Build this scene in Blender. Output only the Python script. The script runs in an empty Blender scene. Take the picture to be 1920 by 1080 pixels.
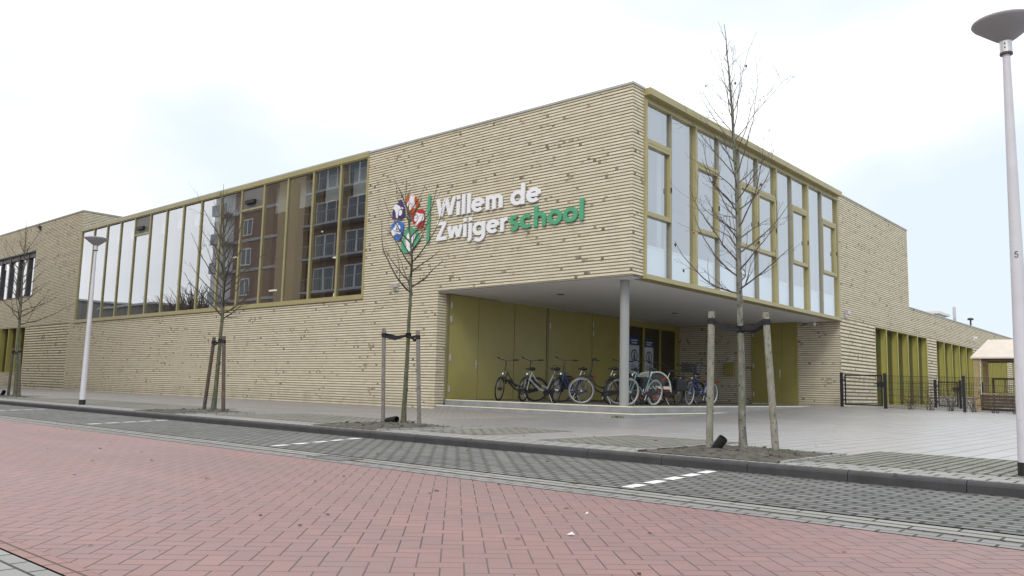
import bpy, math, random
from mathutils import Vector, Matrix, Euler
R = math.radians
PI = math.pi
scene = bpy.context.scene
COL = scene.collection

# ------------------------------------------------------------------ mesh builder
class MB:
    def __init__(s): s.v = []; s.f = []; s.m = []; s.smooth = []; s.starts = []
    def add(s, vs, fs, mi=0, sm=False):
        b = len(s.v); s.starts.append((b, len(s.f))); s.v += [tuple(p) for p in vs]
        for f in fs:
            s.f.append([b + i for i in f]); s.m.append(mi); s.smooth.append(sm)
    def quad(s, a, b, c, d, mi=0): s.add([a, b, c, d], [(0, 1, 2, 3)], mi)
    def poly(s, pts, mi=0): s.add(pts, [tuple(range(len(pts)))], mi)
    def box(s, x0, x1, y0, y1, z0, z1, mi=0):
        vs = [(x, y, z) for z in (z0, z1) for y in (y0, y1) for x in (x0, x1)]
        s.add(vs, [(0, 2, 3, 1), (4, 5, 7, 6), (0, 1, 5, 4), (2, 6, 7, 3), (0, 4, 6, 2), (1, 3, 7, 5)], mi)
    def obox(s, c, ax, ay, az, mi=0):
        c = Vector(c); ax = Vector(ax); ay = Vector(ay); az = Vector(az)
        vs = [c + ax*i + ay*j + az*k for k in (-1, 1) for j in (-1, 1) for i in (-1, 1)]
        s.add(vs, [(0, 2, 3, 1), (4, 5, 7, 6), (0, 1, 5, 4), (2, 6, 7, 3), (0, 4, 6, 2), (1, 3, 7, 5)], mi)
    def tube(s, path, rad, n=8, mi=0, cap=True, sm=True):
        P = [Vector(p) for p in path]
        if not isinstance(rad, (list, tuple)): rad = [rad]*len(P)
        rings = []; prev = None
        for i, p in enumerate(P):
            t = (P[min(i+1, len(P)-1)] - P[max(i-1, 0)])
            if t.length < 1e-9: t = Vector((0, 0, 1))
            t.normalize()
            if prev is None:
                a = Vector((1, 0, 0)) if abs(t.x) < .8 else Vector((0, 1, 0))
                u = t.cross(a).normalized()
            else:
                u = prev - t*prev.dot(t)
                u = u.normalized() if u.length > 1e-6 else t.orthogonal().normalized()
            prev = u; w = t.cross(u)
            rings.append([p + (u*math.cos(2*PI*k/n) + w*math.sin(2*PI*k/n))*rad[i] for k in range(n)])
        vs = [q for r in rings for q in r]; fs = []
        for i in range(len(P)-1):
            for k in range(n):
                fs.append((i*n+k, i*n+(k+1) % n, (i+1)*n+(k+1) % n, (i+1)*n+k))
        s.add(vs, fs, mi, sm)
        if cap:
            s.add(rings[0], [tuple(range(n))[::-1]], mi); s.add(rings[-1], [tuple(range(n))], mi)
    def cyl(s, a, b, r, n=12, mi=0, r2=None): s.tube([a, b], [r, r if r2 is None else r2], n, mi)
    def torus(s, c, ax, Rr, r, n=32, m=8, mi=0):
        ax = Vector(ax).normalized(); u = ax.orthogonal().normalized(); w = ax.cross(u); c = Vector(c)
        vs = []; fs = []
        for i in range(n):
            a = 2*PI*i/n; d = u*math.cos(a) + w*math.sin(a)
            for j in range(m):
                b = 2*PI*j/m
                vs.append(c + d*(Rr + r*math.cos(b)) + ax*(r*math.sin(b)))
        for i in range(n):
            for j in range(m):
                fs.append((i*m+j, ((i+1) % n)*m+j, ((i+1) % n)*m+(j+1) % m, i*m+(j+1) % m))
        s.add(vs, fs, mi, True)
    def lathe(s, prof, c=(0, 0, 0), n=32, mi=0):
        vs = []; fs = []; k = len(prof)
        for i in range(n):
            a = 2*PI*i/n
            for r, z in prof: vs.append((c[0]+r*math.cos(a), c[1]+r*math.sin(a), c[2]+z))
        for i in range(n):
            for j in range(k-1):
                fs.append((i*k+j, ((i+1) % n)*k+j, ((i+1) % n)*k+j+1, i*k+j+1))
        s.add(vs, fs, mi, True)
    def prism(s, pts, ex, mi=0, mside=None):
        # pts: 3D polygon, ex: extrusion vector
        ex = Vector(ex); n = len(pts); A = [Vector(p) for p in pts]; B = [p + ex for p in A]
        s.add(A, [tuple(range(n))], mi); s.add(B, [tuple(range(n))[::-1]], mi)
        s.add(A + B, [(i, (i+1) % n, n+(i+1) % n, n+i) for i in range(n)], mi if mside is None else mside)
    def mark(s): s.cuts = getattr(s, 'cuts', []) + [(len(s.v), len(s.f))]
    def build_each(s, name, mats, parent=None, bevel=None, marks=False):
        # one object for every added piece (or between marks)
        if not marks:
            cuts = s.starts + [(len(s.v), len(s.f))]
        else: cuts = [(0, 0)] + s.cuts
        out = []
        for (v0, f0), (v1, f1) in zip(cuts[:-1], cuts[1:]):
            if f1 == f0: continue
            q = MB(); q.v = s.v[v0:v1]; q.f = [[i-v0 for i in f] for f in s.f[f0:f1]]; q.m = s.m[f0:f1]; q.smooth = s.smooth[f0:f1]
            out.append(q.build(name, mats, parent, bevel))
        return out
    def build(s, name, mats, parent=None, bevel=None, loc=None):
        me = bpy.data.meshes.new(name); me.from_pydata(s.v, [], s.f)
        if not isinstance(mats, (list, tuple)): mats = [mats]
        for m in mats: me.materials.append(m)
        me.polygons.foreach_set('material_index', s.m)
        me.polygons.foreach_set('use_smooth', s.smooth)
        me.update()
        o = bpy.data.objects.new(name, me); COL.objects.link(o)
        if parent is not None: o.parent = parent
        if loc: o.location = loc
        if bevel:
            b = o.modifiers.new('bevel', 'BEVEL'); b.width = bevel; b.segments = 2; b.limit_method = 'ANGLE'
        return o

def thing(name, label, cat, loc=(0, 0, 0), rz=0, group=None):
    o = bpy.data.objects.new(name, None); COL.objects.link(o); o.empty_display_size = .2
    o.location = loc; o.rotation_euler = (0, 0, rz); o['label'] = label; o['category'] = cat
    if group: o['group'] = group
    return o
def tag(o, label, cat, group=None):
    o['label'] = label; o['category'] = cat
    if group: o['group'] = group
    return o
def struct(o, kind='structure', label=None):
    o['kind'] = kind
    if label: o['label'] = label
    return o

# ------------------------------------------------------------------ node helper
class NT:
    def __init__(s, name):
        s.mat = bpy.data.materials.new(name); s.mat.use_nodes = True
        s.t = s.mat.node_tree; s.n = s.t.nodes; s.l = s.t.links
        s.b = s.n['Principled BSDF']; s.out = s.n['Material Output']
    def new(s, ty, **kw):
        n = s.n.new(ty)
        for k, v in kw.items(): setattr(n, k, v)
        return n
    def setin(s, sock, v):
        if hasattr(v, 'is_output'): s.l.new(v, sock)
        elif isinstance(v, (tuple, list)):
            sock.default_value = tuple(v) + (1,) if len(v) == 3 and len(sock.default_value) == 4 else tuple(v)
        else: sock.default_value = v
    def math(s, op, a, b=None, c=None, clamp=False):
        n = s.new('ShaderNodeMath', operation=op, use_clamp=clamp)
        s.setin(n.inputs[0], a)
        if b is not None: s.setin(n.inputs[1], b)
        if c is not None: s.setin(n.inputs[2], c)
        return n.outputs[0]
    def coord(s, kind='Object'):
        return s.new('ShaderNodeTexCoord').outputs[kind]
    def xyz(s, v):
        n = s.new('ShaderNodeSeparateXYZ'); s.l.new(v, n.inputs[0]); return n.outputs
    def comb(s, x, y, z=0.0):
        n = s.new('ShaderNodeCombineXYZ')
        for i, q in enumerate((x, y, z)): s.setin(n.inputs[i], q)
        return n.outputs[0]
    def noise(s, vec, scale, detail=3, rough=.55, out=0):
        n = s.new('ShaderNodeTexNoise'); s.l.new(vec, n.inputs['Vector'])
        n.inputs['Scale'].default_value = scale; n.inputs['Detail'].default_value = detail
        n.inputs['Roughness'].default_value = rough
        return n.outputs[out]
    def white(s, vec):
        n = s.new('ShaderNodeTexWhiteNoise', noise_dimensions='3D'); s.l.new(vec, n.inputs['Vector']); return n.outputs
    def ramp(s, fac, stops, const=False):
        n = s.new('ShaderNodeValToRGB'); s.setin(n.inputs[0], fac); e = n.color_ramp.elements
        if const: n.color_ramp.interpolation = 'CONSTANT'
        while len(e) > 1: e.remove(e[-1])
        e[0].position = stops[0][0]; e[0].color = (*stops[0][1], 1)
        for p, c in stops[1:]:
            q = e.new(p); q.color = (*c, 1)
        return n.outputs[0]
    def mix(s, fac, a, b, mode='MIX'):
        n = s.new('ShaderNodeMix', data_type='RGBA', blend_type=mode)
        s.setin(n.inputs[0], fac); s.setin(n.inputs[6], a); s.setin(n.inputs[7], b); return n.outputs[2]
    def maprange(s, v, a, b, c=0.0, d=1.0, smooth=False):
        n = s.new('ShaderNodeMapRange'); n.interpolation_type = 'SMOOTHSTEP' if smooth else 'LINEAR'
        s.setin(n.inputs[0], v)
        for i, q in enumerate((a, b, c, d)): s.setin(n.inputs[1+i], q)
        return n.outputs[0]
    def bump(s, h, strength=.5, dist=.01):
        n = s.new('ShaderNodeBump'); n.inputs['Strength'].default_value = strength; n.inputs['Distance'].default_value = dist
        s.l.new(h, n.inputs['Height']); s.l.new(n.outputs[0], s.b.inputs['Normal'])
    def base(s, col, rough=.8, spec=.3, metal=0.0):
        s.setin(s.b.inputs['Base Color'], col); s.setin(s.b.inputs['Roughness'], rough)
        s.b.inputs['Specular IOR Level'].default_value = spec; s.b.inputs['Metallic'].default_value = metal
        return s.mat

def plain(name, col, rough=.6, spec=.4, metal=0.0, var=.12, scale=3.0, coord='Object'):
    k = NT(name); n = k.noise(k.coord(coord), scale, 4)
    c = k.mix(k.maprange(n, .3, .7), [q*(1-var) for q in col], [min(1, q*(1+var)) for q in col])
    n2 = k.noise(k.coord(coord), scale*9, 3)
    c = k.mix(k.maprange(n2, .25, .75, 0.0, .25), c, [q*(1-var*1.5) for q in col])
    return k.base(c, rough, spec, metal)

# ------------------------------------------------------------------ materials
def brick_mat(name, mortar=False, P=.089):
    k = NT(name); x, y, z = k.xyz(k.coord())
    u = k.math('ADD', x, y)
    big = k.noise(k.comb(k.math('MULTIPLY', u, .35), k.math('MULTIPLY', z, .6)), 1.0, 3)
    if mortar:
        c = k.mix(k.maprange(big, .3, .7), (.25, .222, .172), (.33, .295, .23))
        return k.base(c, .95, .1)
    row = k.math('FLOOR', k.math('DIVIDE', k.math('ADD', z, .0005), P))
    rr = k.white(k.comb(row, 3.7, 1.3))
    def cell(L, o):
        return k.math('FLOOR', k.math('ADD', k.math('DIVIDE', u, L), k.math('MULTIPLY', rr[0], o)))
    tone = k.white(k.comb(cell(.23, 7.0), row, .5))
    c = k.ramp(tone[0], [(0, (.77, .69, .50)), (.18, (.84, .765, .58)), (.36, (.71, .63, .455)), (.5, (.80, .725, .54)), (.66, (.77, .71, .565)), (.8, (.64, .555, .395)), (.9, (.85, .785, .62))], True)
    c = k.mix(k.math('MULTIPLY', rr[0], .36), c, (.53, .465, .335))
    c = k.mix(.3, c, (.66, .615, .515))
    # short burnt headers, gathered in streaks
    dk = k.white(k.comb(cell(.105, 31.0), row, 5.5))
    cl = k.noise(k.comb(k.math('MULTIPLY', u, .8), k.math('MULTIPLY', z, 3.2)), 1.0, 2)
    r = k.math('ADD', dk[0], k.maprange(cl, .48, .76, -.05, .17))
    dcol = k.ramp(dk[1], [(0, (.46, .37, .26)), (.4, (.36, .27, .18)), (.65, (.20, .15, .115)), (.85, (.09, .075, .062))], True)
    c = k.mix(k.math('GREATER_THAN', r, .957), c, dcol)
    c = k.mix(k.maprange(big, .35, .7, 0.0, .3), c, (.64, .565, .41))
    gr = k.noise(k.comb(k.math('MULTIPLY', u, 1.6), k.math('MULTIPLY', z, .5)), 1.0, 5, .65)
    gm = k.math('MULTIPLY', k.maprange(z, .75, .0, 0.0, 1.0, True), k.maprange(gr, .35, .62, 0.0, .55))
    c = k.mix(gm, c, (.34, .31, .24))
    st = k.noise(k.comb(k.math('MULTIPLY', u, 2.2), k.math('MULTIPLY', z, .16)), 1.0, 5, .6)
    c = k.mix(k.maprange(st, .52, .74, 0.0, .30), c, (.50, .45, .35))
    fine = k.noise(k.coord(), 55, 3)
    c = k.mix(k.maprange(fine, .3, .7, 0.0, .25), c, (.50, .44, .32))
    k.bump(fine, .25, .004)
    return k.base(c, .88, .2)

def bond(k, u, v, w, h, off, ju, jv, soft=.004):
    row = k.math('FLOOR', k.math('DIVIDE', v, h))
    uu = k.math('ADD', k.math('DIVIDE', u, w), k.math('MULTIPLY', row, off))
    cid = k.math('FLOOR', uu)
    fu = k.math('MULTIPLY', k.math('SUBTRACT', uu, cid), w)
    fv = k.math('MULTIPLY', k.math('FRACT', k.math('DIVIDE', v, h)), h)
    fv = k.math('ABSOLUTE', fv)
    du = k.math('MINIMUM', fu, k.math('SUBTRACT', w, fu)); dv = k.math('MINIMUM', fv, k.math('SUBTRACT', h, fv))
    mu = k.maprange(du, ju/2, ju/2+soft, 0.0, 1.0); mv = k.maprange(dv, jv/2, jv/2+soft, 0.0, 1.0)
    rnd = k.white(k.comb(cid, row, 2.2))
    return mu, mv, rnd

def paver_mat(name, cols, joint, w, h, off, ju, jv, swap=False, rough=.75, spec=.3, dirt=.3, moss=0.0, dist=.008, soft=.004, rot=0.0):
    k = NT(name); x, y, z = k.xyz(k.coord())
    if rot:
        c_, s_ = math.cos(rot), math.sin(rot)
        x, y = k.math('ADD', k.math('MULTIPLY', x, c_), k.math('MULTIPLY', y, s_)), k.math('SUBTRACT', k.math('MULTIPLY', y, c_), k.math('MULTIPLY', x, s_))
    x = k.math('ADD', x, 200.0); y = k.math('ADD', y, 200.0)
    if swap: x, y = y, x
    mu, mv, rnd = bond(k, x, y, w, h, off, ju, jv, soft)
    m = k.math('MULTIPLY', mu, mv)
    c = k.ramp(rnd[0], [(i/max(1, len(cols)-1), q) for i, q in enumerate(cols)])
    big = k.noise(k.coord(), .45, 5); fine = k.noise(k.coord(), 60, 3)
    c = k.mix(k.maprange(big, .35, .7, 0.0, dirt), c, [q*.62 for q in cols[0]])
    c = k.mix(k.maprange(fine, .3, .75, 0.0, .35), c, [q*.75 for q in cols[0]])
    j = joint
    if moss:
        mn = k.noise(k.coord(), 2.2, 4)
        j = k.mix(k.maprange(mn, .42, .62, 0.0, moss), joint, (.10, .125, .045))
    c = k.mix(m, j, c)
    k.bump(k.math('ADD', m, k.math('MULTIPLY', fine, .12)), .7, dist)
    return k.base(c, k.maprange(big, .3, .7, rough-.08, rough+.08), spec)

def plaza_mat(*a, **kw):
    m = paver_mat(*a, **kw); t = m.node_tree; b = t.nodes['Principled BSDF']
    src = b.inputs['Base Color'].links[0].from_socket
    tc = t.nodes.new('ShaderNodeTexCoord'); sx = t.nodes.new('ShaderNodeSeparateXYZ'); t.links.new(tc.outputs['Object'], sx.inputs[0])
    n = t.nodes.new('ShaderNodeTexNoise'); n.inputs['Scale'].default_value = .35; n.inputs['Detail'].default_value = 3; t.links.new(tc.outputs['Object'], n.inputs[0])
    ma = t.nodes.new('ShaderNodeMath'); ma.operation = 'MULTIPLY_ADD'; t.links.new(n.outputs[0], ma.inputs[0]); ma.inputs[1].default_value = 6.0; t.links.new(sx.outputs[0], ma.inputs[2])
    mr = t.nodes.new('ShaderNodeMapRange'); mr.interpolation_type = 'SMOOTHSTEP'; t.links.new(ma.outputs[0], mr.inputs[0]); mr.inputs[1].default_value = 3.5; mr.inputs[2].default_value = 10.0; mr.inputs[3].default_value = 1.0; mr.inputs[4].default_value = 1.55  # sky sheen painted into the tile colour: paler, slightly bluer towards the right
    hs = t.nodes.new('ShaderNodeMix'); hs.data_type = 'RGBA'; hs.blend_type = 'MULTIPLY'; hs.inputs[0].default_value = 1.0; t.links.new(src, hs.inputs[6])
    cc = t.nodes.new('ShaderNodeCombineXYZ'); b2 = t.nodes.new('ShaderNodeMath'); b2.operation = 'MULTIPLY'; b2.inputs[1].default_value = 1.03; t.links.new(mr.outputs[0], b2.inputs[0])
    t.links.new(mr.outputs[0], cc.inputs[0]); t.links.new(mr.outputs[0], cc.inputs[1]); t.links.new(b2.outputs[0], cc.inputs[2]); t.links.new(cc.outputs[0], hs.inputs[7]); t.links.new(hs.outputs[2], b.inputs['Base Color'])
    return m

def herringbone_mat():
    k = NT('red_herringbone_brick'); x, y, z = k.xyz(k.coord())
    w = .107; c45 = math.cos(PI/4)
    a = k.math('DIVIDE', k.math('MULTIPLY', k.math('ADD', k.math('ADD', x, y), 500.0), c45), w)
    b = k.math('DIVIDE', k.math('MULTIPLY', k.math('ADD', k.math('SUBTRACT', y, x), 500.0), c45), w)
    i = k.math('FLOOR', a); j = k.math('FLOOR', b); fx = k.math('SUBTRACT', a, i); fy = k.math('SUBTRACT', b, j)
    kk = k.math('SUBTRACT', i, j); kk = k.math('SUBTRACT', kk, k.math('MULTIPLY', k.math('FLOOR', k.math('DIVIDE', k.math('ADD', kk, .01), 4.0)), 4.0))
    def eq(v): return k.math('COMPARE', kk, float(v), .3)
    e0, e1, e2, e3 = eq(0), eq(1), eq(2), eq(3)
    d = k.math('MINIMUM', k.math('MINIMUM', k.math('ADD', fx, e1), k.math('ADD', k.math('SUBTRACT', 1.0, fx), e0)),
               k.math('MINIMUM', k.math('ADD', fy, e2), k.math('ADD', k.math('SUBTRACT', 1.0, fy), e3)))
    m = k.maprange(d, .012, .042, 0.0, 1.0, True)
    rnd = k.white(k.comb(k.math('SUBTRACT', i, e1), k.math('SUBTRACT', j, e2), .7))
    big = k.noise(k.coord(), .5, 5); mid = k.noise(k.coord(), 2.3, 4); fine = k.noise(k.coord(), 140, 3)
    c = k.ramp(rnd[0], [(0, (.255, .152, .15)), (.3, (.29, .166, .16)), (.6, (.265, .163, .162)), (.85, (.30, .165, .155)), (1, (.325, .18, .17))])
    c = k.mix(k.maprange(big, .32, .68, 0.0, .5), c, (.29, .20, .19))
    c = k.mix(k.maprange(mid, .45, .72, 0.0, .35), c, (.34, .18, .16))
    c = k.mix(k.maprange(fine, .3, .75, 0.0, .35), c, (.22, .135, .125))
    tx, ty, tz = k.xyz(k.coord())
    trk = k.noise(k.comb(k.math('MULTIPLY', tx, .10), k.math('MULTIPLY', ty, 1.6)), 1.0, 3)
    c = k.mix(k.maprange(trk, .42, .68, 0.0, .38), c, (.185, .125, .12))
    stn = k.noise(k.coord(), 1.7, 5, .7); c = k.mix(k.maprange(stn, .60, .72, 0.0, .4), c, (.15, .115, .11))
    spk = k.noise(k.coord(), 260, 1)
    c = k.mix(k.maprange(spk, .68, .74, 0.0, .5), c, (.45, .36, .33))
    jn = k.noise(k.coord(), 1.1, 3)
    jc = k.mix(k.maprange(jn, .4, .65), (.05, .04, .037), (.13, .095, .085))
    c = k.mix(m, jc, c)
    k.bump(k.math('ADD', m, k.math('MULTIPLY', fine, .1)), .75, .006)
    return k.base(c, k.maprange(big, .3, .7, .48, .66), .5)

def metal_paint(name, col, rough=.42, var=.08, spec=.45):
    return plain(name, col, rough, spec, 0.0, var, 1.3)

def glass_mat(name, tint, r0=.05, pw=4.0, rough=.0):
    k = NT(name); lw = k.new('ShaderNodeLayerWeight'); lw.inputs[0].default_value = .5
    # coated double glazing: base reflectance r0 rising towards grazing angles
    fr = k.math('ADD', k.math('MULTIPLY', k.math('POWER', lw.outputs['Facing'], pw), 1-r0), r0)
    tr = k.new('ShaderNodeBsdfTransparent'); tr.inputs[0].default_value = (*tint, 1)
    gl = k.new('ShaderNodeBsdfGlossy'); gl.inputs[0].default_value = (.93, .94, .97, 1); gl.inputs[1].default_value = rough
    n = k.noise(k.coord(), .35, 2)
    b = k.new('ShaderNodeBump'); b.inputs['Strength'].default_value = .05; b.inputs['Distance'].default_value = .05
    k.l.new(n, b.inputs['Height']); k.l.new(b.outputs[0], gl.inputs['Normal'])
    mx = k.new('ShaderNodeMixShader'); k.l.new(fr, mx.inputs[0]); k.l.new(tr.outputs[0], mx.inputs[1]); k.l.new(gl.outputs[0], mx.inputs[2])
    k.l.new(mx.outputs[0], k.out.inputs[0]); return k.mat

def bark_mat(name, a, b, moss, sc=22):
    k = NT(name); v = k.coord(); x, y, z = k.xyz(v)
    st = k.noise(k.comb(k.math('MULTIPLY', x, 3.0), k.math('MULTIPLY', y, 3.0), k.math('MULTIPLY', z, .7)), sc*.5, 5)
    c = k.mix(k.maprange(st, .35, .65), a, b)
    n2 = k.noise(v, 6, 4); c = k.mix(k.maprange(n2, .48, .66, 0.0, .8), c, moss)
    n3 = k.noise(v, sc, 2); c = k.mix(k.maprange(n3, .6, .68, 0.0, .8), c, [q*.35 for q in a])
    k.bump(st, .5, .006); return k.base(c, .9, .15)

M = {}
M['brick'] = brick_mat('cream_roman_brick'); M['mortar'] = brick_mat('raked_mortar', True)
M['rib_brick'] = brick_mat('cream_ribbed_brick', False, .147)
M['gold'] = metal_paint('olive_gold_metal', (.36, .315, .155), .38)
M['gold_dark'] = metal_paint('dark_olive_metal', (.20, .175, .085), .4)
M['olive'] = metal_paint('olive_door_panel', (.335, .285, .085), .33, .07)
M['fin'] = metal_paint('olive_fin', (.36, .33, .085), .45, .06)
M['coping'] = metal_paint('grey_coping', (.42, .42, .40), .45)
M['grey_frame'] = metal_paint('grey_window_frame', (.15, .14, .13), .45)
M['dark_frame'] = metal_paint('dark_brown_frame', (.06, .055, .05), .45)
M['thin_frame'] = metal_paint('grey_olive_frame', (.27, .255, .19), .4)
M['soffit'] = plain('soffit_board', (.70, .69, .68), .7, .3, 0, .03, .6)
M['concrete'] = plain('step_concrete', (.27, .27, .28), .8, .3, 0, .16, 2.5)
M['column'] = plain('column_paint', (.27, .275, .27), .5, .4, 0, .04, 2)
M['nosing'] = plain('cream_step_edging', (.72, .70, .50), .7, .3, 0, .1, 5)
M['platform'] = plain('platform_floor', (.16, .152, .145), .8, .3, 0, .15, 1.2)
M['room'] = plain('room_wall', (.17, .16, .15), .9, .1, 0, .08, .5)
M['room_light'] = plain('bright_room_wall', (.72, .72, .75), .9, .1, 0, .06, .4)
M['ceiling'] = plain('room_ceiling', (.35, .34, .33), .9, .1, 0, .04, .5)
M['blind'] = plain('roller_blind', (.62, .68, .72), .85, .2, 0, .04, 1.0)
M['balus'] = plain('white_blue_panel', (.76, .83, .88), .6, .3, 0, .03, 1.0)
M['glass'] = glass_mat('coated_glass', (.80, .82, .80), .30, 1.8)
M['glass_side'] = glass_mat('coated_side_glass', (.92, .95, .98), .27, 1.6)
M['glass_dark'] = glass_mat('dark_glass', (.5, .5, .5), .05, 4.0)
M['white'] = plain('white_sign_face', (.80, .80, .84), .45, .4, 0, .02)
M['sgreen'] = plain('green_sign_face', (.085, .36, .20), .45, .4, 0, .04)
M['spurple'] = plain('purple_sign_face', (.065, .045, .17), .45, .4, 0, .04)
M['sorange'] = plain('orange_sign_face', (.52, .11, .025), .45, .4, 0, .04)
M['sred'] = plain('red_sign_face', (.48, .035, .03), .45, .4, 0, .04)
M['sblue'] = plain('blue_sign_face', (.055, .17, .53), .45, .4, 0, .04)
M['black'] = plain('black_plastic', (.018, .018, .02), .5, .4, 0, .1)
M['rubber'] = plain('black_rubber', (.02, .02, .021), .75, .25, 0, .15)
M['tyre_grey'] = plain('worn_tyre', (.27, .265, .26), .8, .2, 0, .1)
M['tyre_mid'] = plain('grey_tyre', (.13, .125, .125), .8, .2, 0, .1)
M['steel'] = plain('bare_steel', (.55, .55, .56), .3, .5, .9, .05)
M['alu'] = plain('brushed_aluminium', (.60, .60, .62), .4, .5, .6, .05)
M['lamp_pole'] = plain('pale_lamp_pole', (.58, .57, .61), .42, .45, 0, .06, 4)
M['lamp_head'] = plain('grey_lamp_head', (.34, .33, .35), .55, .4, 0, .05)
M['lamp_white'] = plain('white_lamp_lid', (.75, .75, .75), .4, .4, 0, .03)
M['fence'] = plain('black_fence_coat', (.014, .015, .016), .45, .4, 0, .1)
M['stake'] = bark_mat('weathered_stake', (.215, .195, .165), (.30, .285, .25), (.19, .20, .14), 26)
M['stake_brown'] = bark_mat('brown_stake', (.085, .066, .056), (.14, .115, .10), (.09, .08, .06), 26)
M['stake_grey'] = bark_mat('grey_stake', (.17, .15, .14), (.25, .225, .21), (.17, .17, .14), 26)
M['bark'] = bark_mat('young_bark', (.12, .115, .10), (.24, .235, .21), (.13, .15, .075), 20)
M['bark_dark'] = bark_mat('mossy_bark', (.085, .085, .06), (.15, .15, .11), (.075, .10, .04), 20)
M['twig'] = plain('twig_bark', (.13, .108, .10), .85, .15, 0, .25, 8)
M['twig_dark'] = plain('dark_twig_bark', (.085, .072, .062), .85, .15, 0, .25, 8)
M['leaf'] = plain('dead_leaf', (.075, .05, .035), .8, .2, 0, .2, 9)
M['grass'] = plain('weed_green', (.09, .15, .035), .7, .3, 0, .3, 12)
M['wood'] = plain('larch_wood', (.37, .285, .155), .75, .2, 0, .18, 6)
M['wood_dark'] = plain('dark_wood', (.11, .08, .055), .8, .2, 0, .2, 6)
M['wood_pale'] = plain('pale_roof_wood', (.68, .61, .55), .8, .2, 0, .06, 4)
M['strap'] = plain('black_strap', (.02, .02, .024), .7, .3, 0, .1)
k = NT('tree_pit_soil'); n = k.noise(k.coord(), 9, 6); n2 = k.noise(k.coord(), 60, 3)
c = k.mix(k.maprange(n, .35, .65), (.06, .054, .047), (.145, .135, .12)); c = k.mix(k.maprange(n2, .4, .7, 0.0, .6), c, (.17, .155, .13))
k.bump(n2, .8, .02); M['soil'] = k.base(c, .95, .1)
M['herring'] = herringbone_mat()
M['red_edge'] = paver_mat('red_border_brick', [(.285, .165, .152), (.32, .18, .165), (.30, .17, .16)], (.05, .04, .035), .21, .11, 0, .006, .006, rough=.62, spec=.45)
M['parking'] = paver_mat('open_joint_parking_paver', [(.14, .14, .138), (.255, .253, .25), (.175, .175, .173)], (.028, .027, .025), .212, .106, .5, .021, .019, rough=.66, spec=.35, moss=.25, dist=.02, soft=.011)
M['openjoint'] = paver_mat('open_joint_band_paver', [(.23, .225, .205), (.30, .295, .27), (.26, .255, .24)], (.035, .033, .026), .22, .115, .5, .022, .028, swap=True, rough=.75, moss=.75, dist=.02, soft=.008)
M['strip'] = paver_mat('kerbside_paver', [(.30, .295, .28), (.36, .355, .34), (.33, .325, .31)], (.05, .047, .04), .21, .24, .5, .02, .012, rough=.75, moss=.3)
M['gutter'] = paver_mat('gutter_paver', [(.245, .24, .235), (.30, .295, .29), (.27, .265, .26)], (.05, .045, .038), .21, .12, .5, .012, .008, rough=.7)
M['gutter_long'] = paver_mat('gutter_band', [(.285, .283, .265), (.34, .335, .315)], (.05, .047, .04), .5, .14, .5, .012, .012, rough=.7)
M['pave_l'] = paver_mat('footway_brick', [(.255, .24, .225), (.31, .29, .27), (.28, .265, .25)], (.10, .093, .085), .21, .105, .5, .008, .008, rough=.66, spec=.4)
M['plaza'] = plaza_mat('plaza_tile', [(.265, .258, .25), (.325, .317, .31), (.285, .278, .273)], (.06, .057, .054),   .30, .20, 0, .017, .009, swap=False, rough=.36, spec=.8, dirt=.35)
M['near_pave'] = paver_mat('near_grey_paver', [(.27, .27, .26), (.33, .33, .315), (.30, .30, .29)], (.04, .038, .032), .21, .105, .5, .009, .009, rough=.7)
M['kerbm'] = plain('dark_kerb_concrete', (.05, .048, .051), .62, .3, 0, .2, 5)
k = NT('worn_road_paint'); n1 = k.noise(k.coord(), 28, 5, .7); n2 = k.noise(k.coord(), 6, 3)
M['line'] = k.base(k.mix(k.maprange(k.math('ADD', n1, k.math('MULTIPLY', n2, .35)), .76, .86), (.76, .76, .74), (.24, .24, .235)), .65, .3)
M['ground'] = plain('far_ground', (.14, .14, .12), .9, .2, 0, .2, .05)
M['apt_brick'] = paver_mat('red_apartment_brick', [(.34, .145, .09), (.40, .175, .11)], (.26, .17, .13), .22, .065, .5, .01, .01)
M['apt_band'] = plain('apartment_concrete_band', (.42, .42, .43), .8, .2, 0, .05)
M['apt_white'] = plain('apartment_white_render', (.72, .71, .70), .8, .2, 0, .03)
M['apt_tan'] = plain('apartment_tan_pier', (.48, .37, .23), .8, .2, 0, .05)
M['far_block'] = plain('far_grey_render', (.20, .19, .18), .8, .2, 0, .1, .3)
M['apt_glass'] = plain('apartment_window_glass', (.10, .11, .13), .15, .5, 0, .1)
M['poster_blue'] = plain('poster_blue', (.04, .06, .17), .5, .3, 0, .03)
M['poster_white'] = plain('poster_white', (.50, .53, .60), .5, .3, 0, .03)
M['stone'] = plain('pale_stone', (.50, .47, .44), .85, .2, 0, .4, 14)
M['teal'] = plain('teal_bike_paint', (.12, .23, .25), .35, .5, 0, .04)
M['silverp'] = plain('silver_bike_paint', (.33, .35, .37), .35, .5, 0, .04)
M['navy'] = plain('blue_bike_paint', (.035, .06, .17), .35, .5, 0, .04)
M['blackp'] = plain('black_bike_paint', (.016, .016, .018), .35, .5, 0, .05)
M['blueb'] = plain('blue_bag', (.03, .055, .20), .7, .3, 0, .1)
M['canvas'] = plain('cream_canvas', (.60, .58, .52), .85, .2, 0, .06)
M['redc'] = plain('red_canvas', (.28, .06, .04), .8, .2, 0, .1)
M['mesh'] = plain('dark_mesh_window', (.07, .075, .07), .6, .3, 0, .2)
M['lens'] = plain('headlight_lens', (.8, .8, .8), .15, .5, 0, .02)

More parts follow.
